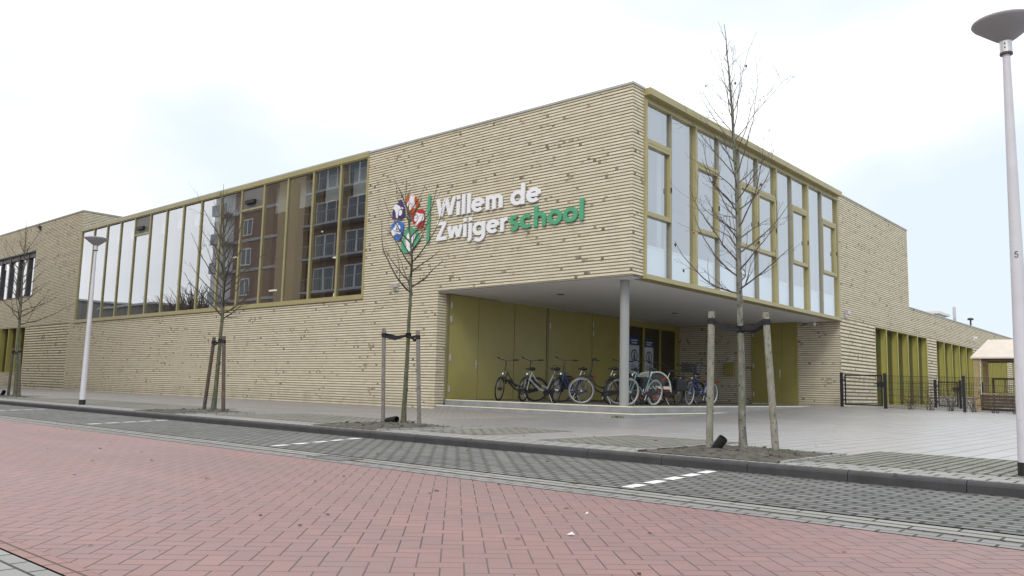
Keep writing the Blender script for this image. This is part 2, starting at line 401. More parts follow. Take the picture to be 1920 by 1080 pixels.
# ------------------------------------------------------------------ brick relief
def brick(mb, p0, p1, z0, z1, nrm, P=.089, face=.053, dep=.020, e0=0.0, e1=0.0, off=0.0, mi=0, mj=1):
    p0 = Vector((p0[0], p0[1])); p1 = Vector((p1[0], p1[1])); d = (p1-p0).normalized(); n = Vector(nrm)
    o0, o1 = p0 + n*off, p1 + n*off
    i0, i1 = p0 + n*(off-dep) + d*(e0*dep), p1 + n*(off-dep) - d*(e1*dep)
    def V(q, z): return (q.x, q.y, z)
    k0 = int(math.floor(z0/P)) - 1; k1 = int(math.ceil(z1/P)) + 1
    for k in range(k0, k1):
        a, b, c = k*P, k*P+face, (k+1)*P
        fa, fb = max(a, z0), min(b, z1)
        jit = ((k*7919) % 13)/13*.006
        q0, q1 = o0 - n*jit, o1 - n*jit
        if fb > fa + 1e-4:
            mb.quad(V(q0, fa), V(q1, fa), V(q1, fb), V(q0, fb), mi)
            mb.quad(V(q0, fb), V(q1, fb), V(i1, fb), V(i0, fb), mi)
            mb.quad(V(i0, fa), V(i1, fa), V(q1, fa), V(q0, fa), mi)
        ra, rb = max(b, z0), min(c, z1)
        if rb > ra + 1e-4: mb.quad(V(i0, ra), V(i1, ra), V(i1, rb), V(i0, rb), mj)
    mb.mark()

HT, HO, FL = 8.87, 3.70, .29
XB, XW, XO = -11.03, -36.10, -7.26       # window band right edge, wing corner, recess edge
school = thing('school_building', 'long cream brick school with olive window frames and a corner raised over an open porch', 'school')
BR = [M['brick'], M['mortar']]
# front wall
mb = MB()
brick(mb, (XW, 0), (XB, 0), 0, 3.65, (0, -1))
brick(mb, (XB, 0), (XO, 0), 0, HT, (0, -1), e1=0)
brick(mb, (XO, 0), (0, 0), HO, HT, (0, -1), e1=1)
brick(mb, (XO, 0), (XO, .40), 0, HO, (1, 0), e0=1)
mb.quad((XO, .020, HO), (0, .020, HO), (0, .35, HO), (XO, .35, HO), 1); mb.mark()
mb.build_each('wall', BR, school, marks=True)
# side wall of the tall block and the low wing
mb = MB(); YE = 15.17
brick(mb, (0, 0), (0, .56), HO, HT, (1, 0), e0=1)
brick(mb, (0, YE), (0, 19.45), 3.78, HT, (1, 0)); brick(mb, (0, 19.45), (0, 24.7), 3.78, HT, (1, 0))
brick(mb, (0, 24.7), (0, 72), 3.78, 5.05, (1, 0))
mb.quad((0, 24.7, 5.05), (-20, 24.7, 5.05), (-20, 24.7, HT), (0, 24.7, HT), 0); mb.mark()
w_side = mb.build_each('wall', BR, school, marks=True)
WG = [(19.45, 27.65), (29.4, 37.65), (39.4, 47.6), (49.3, 57.5)]
mb = MB(); prev = YE
for a, b in WG + [(72, 72)]:
    brick(mb, (0, prev), (0, a), .0, 3.78, (1, 0), P=.147, face=.085, dep=.05, e0=1 if prev == YE else 0)
    prev = b
mb.build_each('ribbed_wall', [M['rib_brick'], M['mortar']], school, marks=True)
# porch back walls
mb = MB()
brick(mb, (XO, YE), (-3.74, YE), FL-.02, HO-.03, (0, -1)); brick(mb, (-1.74, YE), (0, YE), .2, HO-.03, (0, -1), e1=1)
mb.build_each('wall', BR, school, marks=True)
# left wing
HW = 9.93
mb = MB()
brick(mb, (-62, 0), (-42.8, 0), 8.36, HW, (0, -1)); brick(mb, (-42.8, 0), (XW, 0), 3.68, HW, (0, -1), e1=1)
brick(mb, (-62, 0), (-42.8, 0), 3.70, 5.50, (0, -1)); brick(mb, (-62, 0), (-43.3, 0), 0, .86, (0, -1))
brick(mb, (XW, 0), (XW, 14), 8.6, HW, (1, 0), e0=1)
mb.build_each('wall', BR, school, marks=True)
mb = MB()
brick(mb, (-43.3, 0), (XW-.6, 0), 0, 3.68, (0, -1), P=.147, face=.085, dep=.05, off=.02)
mb.quad((XW-.6, -.02, 0), (XW-.6, .03, 0), (XW-.6, .03, 3.68), (XW-.6, -.02, 3.68)); mb.quad((-43.3, -.02, 3.68), (XW-.6, -.02, 3.68), (XW-.6, .02, 3.68), (-43.3, .02, 3.68))
mb.build('ribbed_wall', [M['rib_brick'], M['mortar']], school)
mb = MB(); brick(mb, (XW-.6, .0), (XW, 0), 0, 3.68, (0, -1)); mb.build_each('wall', BR, school, marks=True)
# roofs and copings
mb = MB()
mb.box(XW+.02, -.03, .03, 24.68, HT-.2, HT-.12); mb.box(-20, -.03, 24.72, 72, 4.8, 4.9); mb.box(-62, XW-.03, .03, 14, HW-.2, HW-.12)
mb.build_each('roof', M['ground'], school)
mb = MB()
mb.box(XB, .03, -.03, .28, HT, HT+.06); mb.box(-.28, .03, .281, .56, HT, HT+.06); mb.box(-.28, .03, YE+.02, 24.72, HT, HT+.05)
mb.box(XW+.3, XB-.001, -.02, .28, HT+.05, HT+.1); mb.box(-.28, .03, 24.721, 72, 5.05, 5.10)
mb.box(-62, XW+.03, -.03, .28, HW, HW+.06); mb.box(XW-.25, XW+.03, .281, 14, HW, HW+.06)
mb.build_each('coping', M['coping'], school)
# soffit and platform
mb = MB()
mb.box(XO, -.12, .12, YE, HO-.03, HO+.03)
mb.build('porch_ceiling', M['soffit'], school)
mb = MB(); mb.box(XO+.0, -.025, .024, .118, HO-.012, HO+.02); mb.box(-.118, -.02, .119, .56, HO-.012, HO+.02); mb.build_each('ceiling_trim', M['coping'], school)
mb = MB()
for x, y in ((-4.19, 2.39), (-4.16, 9.42)):
    mb.mark(); mb.cyl((x, y, HO-.045), (x, y, HO-.031), .12, 20)
mb.mark() or mb.build_each('ceiling_lamp', M['dark_frame'], school, marks=True)
# column
mb = MB(); cx_, cy_ = -.62, .62
mb.cyl((cx_, cy_, -.05), (cx_, cy_, HO-.031), .125, 32)
mb.build('column', M['column'], school)
# steps (part of the building)
mb = MB()
mb.box(XO+.001, .10, .06, YE-.001, -.2, .115, 0); mb.box(XO+.002, -.30, .45, YE-.002, .1151, FL, 0)
mb.build_each('step', M['concrete'], school, bevel=.008)
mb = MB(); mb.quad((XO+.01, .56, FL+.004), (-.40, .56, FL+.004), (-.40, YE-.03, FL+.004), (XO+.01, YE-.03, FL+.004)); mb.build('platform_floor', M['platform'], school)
mb = MB()
for (a, b, z) in ((.10, .06, .115), (-.30, .45, FL)):
    mb.box(XO+.004, a+.004, b-.006, b+.055, z-.022, z+.005); mb.box(a-.055, a+.006, b+.0551, YE-.03 if z > .2 else 6.0, z-.022, z+.005)
mb.build_each('step_edging', M['nosing'], school)

# ---------------- front window band
mull = [-36.1, -34.4, -32.75, -31.1, -29.45, -27.8, -26.15, -24.5, -22.85, -21.15, -19.45, -17.75, -16.05, -14.35, -12.65, XB]
ZB, ZT = 3.65, 8.87
win = MB()
win.box(XW, XB, -.05, .30, ZB, ZB+.07); win.box(XW, XB, -.02, .30, ZB+.0701, ZB+.17)
win.box(XW, XB, -.03, .30, ZT-.12, ZT+.05); win.box(XW, XB, .0, .30, ZT-.16, ZT-.1201)
win.box(XW, XW+.08, -.02, .30, ZB+.1701, ZT-.1601); win.box(XB-.09, XB, -.02, .30, ZB+.1701, ZT-.1601)
for x in mull[1:-1]: win.box(x-.038, x+.038, -.01, .02, ZB+.1702, ZT-.1602)
for i in (4, 10): win.box(mull[i]+.0381, mull[i+1]-.0381, -.005, .05, 7.78, 7.86)
W1 = win.build('window', M['gold'], school)
fin_ = MB()
for x in mull[1:-1]: fin_.box(x-.036, x+.036, .0201, .46, ZB+.1703, ZT-.1603)
fin_.build_each('mullion', M['gold_dark'], W1)
gl = MB()
for i in range(15): gl.quad((mull[i]+.039, .05, ZB+.171), (mull[i+1]-.039, .05, ZB+.171), (mull[i+1]-.039, .05, 7.779 if i in (4, 10) else ZT-.161), (mull[i]+.039, .05, 7.779 if i in (4, 10) else ZT-.161))
gl.build_each('pane', M['glass'], W1)
vt = MB()
for i in (4, 10): vt.box(mull[i]+.039, mull[i+1]-.039, .03, .07, 7.861, ZT-.1605)
vt.build_each('vent_panel', M['grey_frame'], W1)
vt = MB()
for i in (4, 10):
    c = (mull[i]+mull[i+1])/2 - .1; vt.box(c-.34, c+.34, -.10, .029, 8.05, 8.2)
vt.build_each('window_opener', M['black'], W1)
rb = random.Random(4); bl = MB()
for i in range(15):
    if i in (4, 10): continue
    z = 7.62 if i > 10 else 7.9 - .04*(i % 3)
    bl.box(mull[i]+.12, mull[i+1]-.10, .50, .52, z, ZT-.165); bl.box(mull[i]+.12, mull[i+1]-.10, .495, .525, z-.035, z-.001); bl.mark()
bl.build_each('blind', M['blind'], W1, marks=True)
rm = MB()
rm.quad((XW, 7, ZB), (XB, 7, ZB), (XB, 7, ZT), (XW, 7, ZT), 0); rm.quad((XW, .47, ZB+.1), (XB, .47, ZB+.1), (XB, 7, ZB+.1), (XW, 7, ZB+.1), 0)
rm.quad((XW, .31, ZT-.22), (XB, .31, ZT-.22), (XB, 7, ZT-.22), (XW, 7, ZT-.22), 1)
rm.quad((XW, .31, ZB), (XW, 7, ZB), (XW, 7, ZT), (XW, .31, ZT), 0); rm.quad((XB, .31, ZB), (XB, 7, ZB), (XB, 7, ZT), (XB, .31, ZT), 0)
for x in (-33, -27.8, -22.8, -17.6): rm.box(x-.2, x+.2, 3.0, 3.4, ZB, ZT-.23, 0)
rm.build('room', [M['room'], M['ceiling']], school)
k = NT('room_lamp_glow'); k.base((.8, .8, .75)); k.b.inputs['Emission Color'].default_value = (1, .95, .8, 1); k.b.inputs['Emission Strength'].default_value = 1.2; M['glow'] = k.mat
rl = MB()
for x, y, z in ((-17.1, 2.2, 7.0), (-20.6, 2.4, 4.75), (-24.0, 2.6, 6.6), (-15.2, 2.0, 5.75)): rl.box(x-.35, x+.35, y-.06, y+.06, z, z+.05)
rl.lathe([(0, .0), (.22, .0), (.2, .12), (.12, .22), (0, .25)], (-15.4, 2.2, 4.2), 16)
rl.build_each('room_lamp', M['glow'], school)

# ---------------- side window box above the porch
my = [.62, 1.99, 3.40, 4.87, 6.31, 7.66, 9.13, 10.49, 11.97, 13.40, 14.98]
z0, z1 = 3.80, 8.55
wn = MB()
wn.box(-.30, .09, .56, YE, 3.665, 3.74); wn.box(-.30, .05, .56, YE, 3.7401, z0)             # sill
wn.box(-.30, .20, .56, YE, 8.71, 8.90); wn.box(-.30, .0, .56, YE, 8.62, 8.7099); wn.box(-.30, .03, .56, YE, z1, 8.6199)           # cap and head
wn.box(-.30, .05, .56, .66, z0+.0001, z1-.0001); wn.box(-.30, .04, YE-.14, YE, z0+.0001, z1-.0001)
for i in (2, 6, 8): wn.box(-.30, .045, my[i]-.055, my[i]+.055, z0+.0001, z1-.0001)
W2 = wn.build('window', M['gold'], school)
th = MB()
for i in (1, 3, 4, 5, 7, 9): th.box(-.30, .012, my[i]-.03, my[i]+.03, z0+.0002, z1-.0002)
th.build_each('mullion', M['thin_frame'], W2)
ZS0, ZS1 = 5.40, 7.42
for i in (0, 2, 4, 5, 7, 9):
    a = my[i] + (.056 if i in (2, 8, 6) else .045 if i == 0 else .031); b = my[i+1] - (.056 if i+1 in (2, 6, 8) else .12 if i == 9 else .031)
    s = MB(); f = .085
    s.box(-.10, .035, a, b, ZS0, ZS0+f*1.5); s.box(-.10, .035, a, b, ZS1, ZS1+f*1.4)
    s.box(-.10, .035, a, a+f*.7, ZS0+f*1.5001, ZS1-.0001); s.box(-.10, .035, b-f, b, ZS0+f*1.5001, ZS1-.0001)
    s.box(-.09, .028, a+f*.7001, b-f*1.0001, ZS1-f, ZS1-.0002)
    sash = s.build('sash', M['gold'], W2, bevel=.006)
    h = MB(); h.box(.036, .075, b-f*.65, b-f*.35, 6.25, 6.4); h.build('handle', M['dark_frame'], W2)
gl = MB()
for i in range(10): gl.quad((-.06, my[i]+.02, z0), (-.06, my[i+1]-.02, z0), (-.06, my[i+1]-.02, z1), (-.06, my[i]+.02, z1))
gl.build_each('pane', M['glass_side'], W2)
bp = MB()
for i in range(10): bp.box(-.20, -.17, my[i]+.06, my[i+1]-.06, z0-.05, 4.60); bp.box(-.22, -.15, my[i]+.06, my[i+1]-.06, 4.6001, 4.65); bp.mark()
bp.build_each('balustrade', M['balus'], W2, marks=True)
rm = MB(); xr = -6.5
rm.quad((xr, .4, HO+.05), (xr, YE, HO+.05), (xr, YE, 8.6), (xr, .4, 8.6)); rm.quad((xr, .4, HO+.05), (-.3, .4, HO+.05), (-.3, YE, HO+.05), (xr, YE, HO+.05))
rm.quad((xr, .4, 8.56), (-.31, .4, 8.56), (-.31, YE, 8.56), (xr, YE, 8.56)); rm.quad((xr, .4, HO), (-.1, .4, HO), (-.1, .4, 8.6), (xr, .4, 8.6)); rm.quad((xr, YE-.02, HO), (-.31, YE-.02, HO), (-.31, YE-.02, 8.6), (xr, YE-.02, 8.6))
for y in (4.2, 9.6): rm.box(-2.2, -1.8, y, y+.4, HO+.06, 8.55)
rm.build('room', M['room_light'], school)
# ---------------- fin windows of the low wing and left wing
def fin_window(y0, y1, zs, zt, along='y', n=5, dep=.30):
    f = MB(); g = MB(); fr = MB(); rmm = MB()
    def T(u, d): return (-d, u) if along == 'y' else (u, d)     # d = depth into the wall
    def bx(m, u0, u1, d0, d1, a, b, mi=0):
        p, q = T(u0, d0), T(u1, d1); m.box(min(p[0], q[0]), max(p[0], q[0]), min(p[1], q[1]), max(p[1], q[1]), a, b, mi)
    bx(fr, y0, y1, 0.0, dep, zt-.05, zt); bx(fr, y0, y1, -.03, dep, zs, zs+.06)
    bx(fr, y0, y0+.05, .005, dep, zs+.0601, zt-.0501)
    pitch = (y1-y0)/n
    for i in range(n):
        e = y0 + pitch*(i+1); bx(f, e-.07, e-.0005 if i < n-1 else e, .0, dep, zs+.0602, zt-.0502)
        bx(f, e-.10, e-.0701, .004, .03, zs+.0602, zt-.0502)
    p = [T(y0, dep-.04), T(y1, dep-.04)]
    g.quad((*p[0], zs), (*p[1], zs), (*p[1], zt), (*p[0], zt))
    q = [T(y0, dep+2.5), T(y1, dep+2.5), T(y0, dep), T(y1, dep)]
    rmm.quad((*q[0], zs-.3), (*q[1], zs-.3), (*q[1], zt), (*q[0], zt)); rmm.quad((*q[0], zs-.3), (*q[1], zs-.3), (*q[3], zs-.3), (*q[2], zs-.3)); rmm.quad((*q[0], zt), (*q[1], zt), (*q[3], zt), (*q[2], zt)); rmm.quad((*q[0], zs-.3), (*q[2], zs-.3), (*q[2], zt), (*q[0], zt)); rmm.quad((*q[1], zs-.3), (*q[3], zs-.3), (*q[3], zt), (*q[1], zt))
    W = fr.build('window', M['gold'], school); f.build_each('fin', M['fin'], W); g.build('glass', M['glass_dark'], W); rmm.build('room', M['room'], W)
for a, b in WG: fin_window(a, b, .30 if a < 25 else .75, 3.78)
fin_window(-52, -43.3, .86, 3.70, 'x', 6)
mb = MB()
for a, b in WG[1:]: brick(mb, (0, a), (0, b), .0, .75, (1, 0))
mb.build_each('wall', BR, school, marks=True)
# upper window of the left wing
w = MB(); w.box(-62, -42.8, .0, .32, 8.28, 8.36); w.box(-62, -42.8, -.02, .32, 5.5, 5.56); w.box(-42.86, -42.8, 0.0, .32, 5.5601, 8.2799)
for x in (-44.4, -46.0, -47.6, -49.2, -50.8): w.box(x-.1, x+.1, .12, .32, 5.5602, 8.2798)
w.box(-62, -42.861, .15, .32, 8.0, 8.2797)
W3 = w.build('window', M['dark_frame'], school)
g = MB(); g.quad((-62, .26, 5.56), (-42.86, .26, 5.56), (-42.86, .26, 8.28), (-62, .26, 8.28)); g.build('glass', glass_mat('wing_glass', (.8, .83, .86), .25, 1.8), W3)
bl = MB(); 
for x in (-43.6, -45.2, -46.8, -48.4): bl.box(x-.10, x+.02, .33, .36, 5.56, 8.28)
bl.build_each('blind', M['blind'], W3)
g = MB(); g.quad((-62, 4, 5), (-42, 4, 5), (-42, 4, 9), (-62, 4, 9)); g.quad((-42.7, .33, 5), (-42.7, 4, 5), (-42.7, 4, 9), (-42.7, .33, 9)); g.build('room', M['room'], school)

# ---------------- porch olive wall, doors
pw = MB(); XD = XO + .03
pw.box(XO-.1, XD-.03, .4, YE, FL-.02, HO-.031)
pw.box(XD-.0299, XD+.03, .402, .50, FL, HO-.032)
pw.build('wall_panel', M['gold_dark'], school)
def leaf(y0, y1, top=HO-.05, name='panel', mat='olive', z0=FL+.015, p=0.0):
    m = MB(); m.box(XD-.029, XD+.012+p, y0, y1, z0, top); return m.build(name, M[mat], school, bevel=.004)
d1 = leaf(.515, 1.86, name='door', p=.012)
for a, b in ((1.885, 3.695), (3.72, 5.495), (7.10, 8.34), (9.92, 10.78)): leaf(a, b)
d2 = leaf(5.62, 7.08, name='door', p=.012); d3 = leaf(8.36, 9.90, name='door', p=.012)
m = MB(); m.box(XD-.029, XD+.034, 5.5005, 5.6195, FL, HO-.05); m.build('post', M['gold_dark'], school)
def hinges(parent, y, zs):
    for z in zs:
        h = MB(); h.box(XD+.0245, XD+.05, y-.03, y+.03, z-.10, z+.10); h.build('hinge', M['alu'], parent)
hinges(d1, .56, (.62, 1.62, 2.85, 3.3)); hinges(d2, 5.66, (.62, 3.0)); hinges(d3, 8.40, (.62, 2.9, 3.25))
h = MB(); h.box(XD+.0245, XD+.034, 1.76, 1.80, 1.30, 1.58); h.cyl((XD+.034, 1.78, 1.47), (XD+.09, 1.78, 1.47), .012); h.cyl((XD+.09, 1.79, 1.47), (XD+.09, 1.64, 1.47), .012)
h.build('handle', M['alu'], d1)
h = MB(); h.cyl((XD+.034, 5.72, 1.47), (XD+.09, 5.72, 1.47), .012); h.cyl((XD+.09, 5.71, 1.47), (XD+.09, 5.85, 1.47), .012); h.build('handle', M['alu'], d2)
# glazed entrance
e = MB()
for y in (10.80, 12.05, 13.40, 14.75): e.box(XD-.029, XD+.04, y, y+.13, FL, HO-.05)
e.box(XD-.028, XD+.035, 10.93, 14.75, HO-.30, HO-.051); e.box(XD-.028, XD+.03, 10.93, 14.75, FL, FL+.14)
e.box(XD-.028, XD+.02, 14.88, YE-.03, FL, HO-.05)
ent = e.build('entrance_door', M['olive'], school)
g = MB(); g.quad((XD, 10.93, FL), (XD, 14.75, FL), (XD, 14.75, HO-.1), (XD, 10.93, HO-.1)); g.build('glass', M['glass_dark'], ent)
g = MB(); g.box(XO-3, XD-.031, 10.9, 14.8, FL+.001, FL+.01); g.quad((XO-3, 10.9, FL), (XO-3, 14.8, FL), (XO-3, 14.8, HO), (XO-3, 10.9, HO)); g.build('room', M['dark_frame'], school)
h = MB(); h.box(XD+.041, XD+.075, 10.84, 10.89, 1.0, 2.1); h.build('handle', M['alu'], ent)
# back door
bd = MB(); bd.box(-3.735, -1.745, YE-.02, YE+.05, FL+.03, HO-.031); DB = bd.build('door', M['olive'], school)
b2 = MB(); b2.box(-3.735, -3.65, YE-.045, YE-.0201, FL+.03, HO-.04); b2.box(-1.83, -1.745, YE-.045, YE-.0201, FL+.03, HO-.04); b2.box(-3.64, -2.42, YE-.04, YE-.0202, FL+.05, HO-.05); b2.box(-2.40, -1.84, YE-.034, YE-.0202, FL+.05, HO-.05)
b2.build('door_leaf', M['olive'], DB, bevel=.004)
h = MB(); h.box(-2.52, -2.47, YE-.05, YE-.0401, 1.38, 1.72); h.cyl((-2.5, YE-.05, 1.58), (-2.5, YE-.11, 1.58), .012); h.cyl((-2.49, YE-.11, 1.58), (-2.64, YE-.11, 1.58), .012)
h.build('handle', M['alu'], DB)
for z in (.7, 1.9, 3.2):
    h = MB(); h.box(-3.68, -3.62, YE-.062, YE-.0451, z-.1, z+.1); h.build('hinge', M['alu'], DB)
# small wall equipment
def wall_lamp(x, y, z, nx, ny, mat='alu'):
    m = MB(); n = Vector((nx, ny, 0)); t = Vector((-ny, nx, 0)); c = Vector((x, y, z))
    m.obox(c + n*.04, n*.04, t*.10, Vector((0, 0, .13))); m.obox(c + n*.12 + Vector((0, 0, .05)), n*.06, t*.12, Vector((0, 0, .07)))
    return m.build('wall_lamp', M[mat], school, bevel=.012)
wall_lamp(0, 15.75, 4.0, 1, 0); wall_lamp(-9.26, 0, 3.95, 0, -1); wall_lamp(-42.4, 0, 9.66, 0, -1, 'dark_frame')
wall_lamp(0, 37.9, 4.35, 1, 0, 'lamp_white')
m = MB(); m.cyl((-1.05, YE-.001, HO-.06), (-1.05, YE-.12, HO-.08), .05); m.tube([(-1.05, YE-.12, HO-.08), (-1.02, YE-.2, HO-.12), (-.9, YE-.3, HO-.16)], [.06, .07, .06], 12); m.box(-1.45, -.85, YE-.35, YE-.28, HO-.075, HO-.032); m.build('security_camera', M['lamp_white'], school)
m = MB(); m.box(-4.93, -4.51, YE-.16, YE-.001, 1.46, 2.0); m.box(-4.90, -4.54, YE-.175, YE-.161, 1.80, 1.84); tag(m.build('post_box', M['olive'], None, bevel=.01), 'olive letter box on the shaded brick wall at the back of the porch', 'letter box')
m = MB(); m.box(-4.82, -4.62, YE-.06, YE-.001, 2.10, 2.32); m.box(-4.78, -4.66, YE-.065, YE-.0601, 2.2, 2.3); m.build('intercom', M['alu'], school, bevel=.006)
# rooftop bits
rv = thing('roof_vent', 'small white vent with grey pole on the low roof at the right', 'roof vent', (-3, 46, 5.25))
m = MB(); m.box(-1.3, -.2, -2.5, .5, 1.25, 1.42); m.box(-1.1, -.4, -2.0, 0, 0, 1.249); m.build('vent_box', M['lamp_white'], rv); m = MB(); m.box(-.15, .0, 1.0, 1.3, 0, 2.0); m.build('pole', M['alu'], rv)
m = MB(); m.lathe([(0, 0), (.22, .03), (.18, .16), (0, .2)], (.6, 2.8, 1.15), 16); m.cyl((.6, 2.8, 0), (.6, 2.8, 1.32), .06); m.build('vent_cowl', M['dark_frame'], rv)

# ------------------------------------------------------------------ sign
def fx(p, y=-.05): return (p[0], y, p[1])
sign = thing('school_sign', 'raised lettering and five petal emblem on the brick front reading Willem de Zwijgerschool', 'sign', (-5.3, 0, 5.2))
def sbuild(mb, name, mat, parent=sign):
    mb.v = [(x+5.3, y, z-5.2) for x, y, z in mb.v]; return mb.build(name, mat, parent)
def smooth_poly(pts, it=2):
    for _ in range(it):
        q = []
        for i in range(len(pts)):
            a, b = Vector(pts[i]), Vector(pts[(i+1) % len(pts)]); q += [tuple(a*.75+b*.25), tuple(a*.25+b*.75)]
        pts = q
    return pts
def inflate(pts, d):
    area = sum(pts[i-1][0]*pts[i][1]-pts[i][0]*pts[i-1][1] for i in range(len(pts))); sg = 1 if area > 0 else -1; out = []
    for i in range(len(pts)):
        a, b, c = Vector(pts[i-1]), Vector(pts[i]), Vector(pts[(i+1) % len(pts)])
        n = Vector(((b-a).normalized().y + (c-b).normalized().y, -(b-a).normalized().x - (c-b).normalized().x))
        out.append(tuple(b + (n.normalized() if n.length > .1 else Vector((0, 0)))*d*sg))
    return out
EMB = [
 ('spurple', [(-9.18,6.95),(-9.26,6.88),(-9.38,6.78),(-9.51,6.69),(-9.6,6.53),(-9.58,6.38),(-9.49,6.3),(-9.29,6.26),(-9.08,6.27),(-8.97,6.33),(-8.97,6.52),(-9.04,6.73)],
  [(-9.43,6.78),(-9.29,6.72),(-9.17,6.65),(-9.05,6.62),(-9.05,6.59),(-9.16,6.59),(-9.26,6.56),(-9.3,6.49),(-9.3,6.31),(-9.35,6.32),(-9.38,6.5),(-9.42,6.59),(-9.53,6.67)], (-9.16, 6.47)),
 ('sorange', [(-8.88,7.02),(-8.64,7.0),(-8.46,6.93),(-8.32,6.81),(-8.26,6.69),(-8.33,6.58),(-8.44,6.47),(-8.57,6.38),(-8.7,6.34),(-8.8,6.41),(-8.87,6.56),(-8.93,6.78)],
  [(-8.68,6.99),(-8.49,6.96),(-8.52,6.84),(-8.5,6.73),(-8.42,6.55),(-8.47,6.54),(-8.55,6.68),(-8.66,6.73),(-8.74,6.71),(-8.82,6.65),(-8.86,6.68),(-8.75,6.81),(-8.7,6.89)], (-8.66, 6.6)),
 ('sred', [(-8.07,6.47),(-8.01,6.33),(-7.99,6.05),(-8.05,5.85),(-8.2,5.82),(-8.37,5.94),(-8.52,6.06),(-8.61,6.2),(-8.6,6.31),(-8.47,6.39),(-8.27,6.45)],
  [(-8.0,6.28),(-8.19,6.29),(-8.36,6.37),(-8.39,6.34),(-8.28,6.26),(-8.24,6.15),(-8.3,6.05),(-8.39,5.97),(-8.35,5.94),(-8.21,6.06),(-8.11,6.09),(-8.0,6.07)], (-8.37, 6.18)),
 ('sblue', [(-9.36,6.18),(-9.11,6.16),(-9.0,6.1),(-8.99,5.89),(-9.05,5.73),(-9.12,5.57),(-9.23,5.51),(-9.37,5.57),(-9.51,5.75),(-9.62,5.91),(-9.63,6.08),(-9.53,6.16)],
  [(-9.33,6.12),(-9.28,6.1),(-9.32,5.97),(-9.32,5.86),(-9.21,5.8),(-9.09,5.78),(-9.1,5.75),(-9.28,5.77),(-9.4,5.77),(-9.5,5.71),(-9.59,5.91),(-9.43,5.96)], (-9.22, 5.95)),
 ('sgreen', [(-8.68,5.95),(-8.88,5.89),(-8.93,5.69),(-9.0,5.54),(-9.09,5.4),(-9.06,5.24),(-8.97,5.08),(-8.8,5.05),(-8.6,5.08),(-8.43,5.18),(-8.27,5.35),(-8.13,5.48),(-8.26,5.64),(-8.43,5.83)],
  [(-8.88,5.53),(-8.81,5.47),(-8.68,5.43),(-8.57,5.46),(-8.52,5.54),(-8.44,5.67),(-8.39,5.66),(-8.4,5.57),(-8.5,5.41),(-8.54,5.28),(-8.5,5.15),(-8.6,5.12),(-8.7,5.13),(-8.82,5.33)], (-8.7, 5.62))]
for col, out, fig, hd in EMB:
    m = MB(); m.prism([fx(p, -.025) for p in smooth_poly(out)], (0, -.035, 0)); pet = sbuild(m, 'petal', M[col])
    m = MB(); m.prism([fx(p, -.0601) for p in smooth_poly(inflate(fig, .022), 1)], (0, -.012, 0))
    m.prism([(hd[0]+.095*math.cos(a*PI/10), -.0601, hd[1]+.105*math.sin(a*PI/10)) for a in range(20)], (0, -.0125, 0))
    fg = sbuild(m, 'white_figure', M['white'], pet)
    # ring of the petal colour round the head
    m = MB(); n = 20
    for a in range(n):
        a0, a1 = 2*PI*a/n, 2*PI*(a+1)/n
        m.add([(hd[0]+r*math.cos(t), -.0735, hd[1]+1.08*r*math.sin(t)) for r in (.096, .118) for t in (a0, a1)], [(0, 1, 3, 2)])
    sbuild(m, 'head_ring', M[col], pet)
m = MB(); m.box(-7.83, -7.72, -.07, -.02, 5.30, 6.87); sbuild(m, 'bar', M['sgreen'])
T = .185
def arc(cx, cy, r, a0, a1, n=18): return [(cx+r*math.cos(R(a0+(a1-a0)*i/n)), cy+r*math.sin(R(a0+(a1-a0)*i/n))) for i in range(n+1)]
GLY = {'W': (1.16, [[(.08,1),(.30,.08)],[(.30,.08),(.57,.96)],[(.57,.96),(.84,.08)],[(.84,.08),(1.06,1)]]),
 'i': (.30, [[(.15,0),(.15,.70)],[(.15,.81),(.15,1.0)]]), 'l': (.30, [[(.15,0),(.15,1.04)]]),
 'e': (.74, [[(.12,.36),(.58,.36)], arc(.36,.35,.265,0,315,22)]),
 'm': (1.0, [[(.15,0),(.15,.70)], arc(.325,.44,.175,180,0,12)+[(.50,0)], arc(.675,.44,.175,180,0,12)+[(.85,0)]]),
 ' ': (.36, []), 'd': (.80, [arc(.36,.35,.265,0,360,26), [(.63,0),(.63,1.04)]]),
 'Z': (.74, [[(.06,.92),(.62,.92)],[(.56,.90),(.14,.10)],[(.06,.09),(.68,.09)]]),
 'w': (.92, [[(.07,.70),(.25,.06)],[(.25,.06),(.46,.66)],[(.46,.66),(.67,.06)],[(.67,.06),(.85,.70)]]),
 'j': (.32, [[(.17,.70),(.17,-.06)]+arc(.03,-.06,.14,0,-80,8)[1:], [(.17,.81),(.17,1.0)]]),
 'g': (.80, [arc(.36,.35,.265,0,360,26), [(.63,.70),(.63,.02)]+arc(.365,.02,.265,0,-140,14)[1:]]),
 'r': (.50, [[(.15,0),(.15,.70)], arc(.38,.39,.23,180,75,10)]),
 's': (.62, [arc(.30,.505,.15,35,262,14)[:-1]+arc(.30,.205,.155,82,-148,14)]),
 'c': (.68, [arc(.36,.35,.265,48,312,22)]), 'h': (.74, [[(.15,0),(.15,1.04)], arc(.36,.41,.21,180,0,14)+[(.57,0)]]),
 'o': (.76, [arc(.38,.35,.265,0,360,28)])}
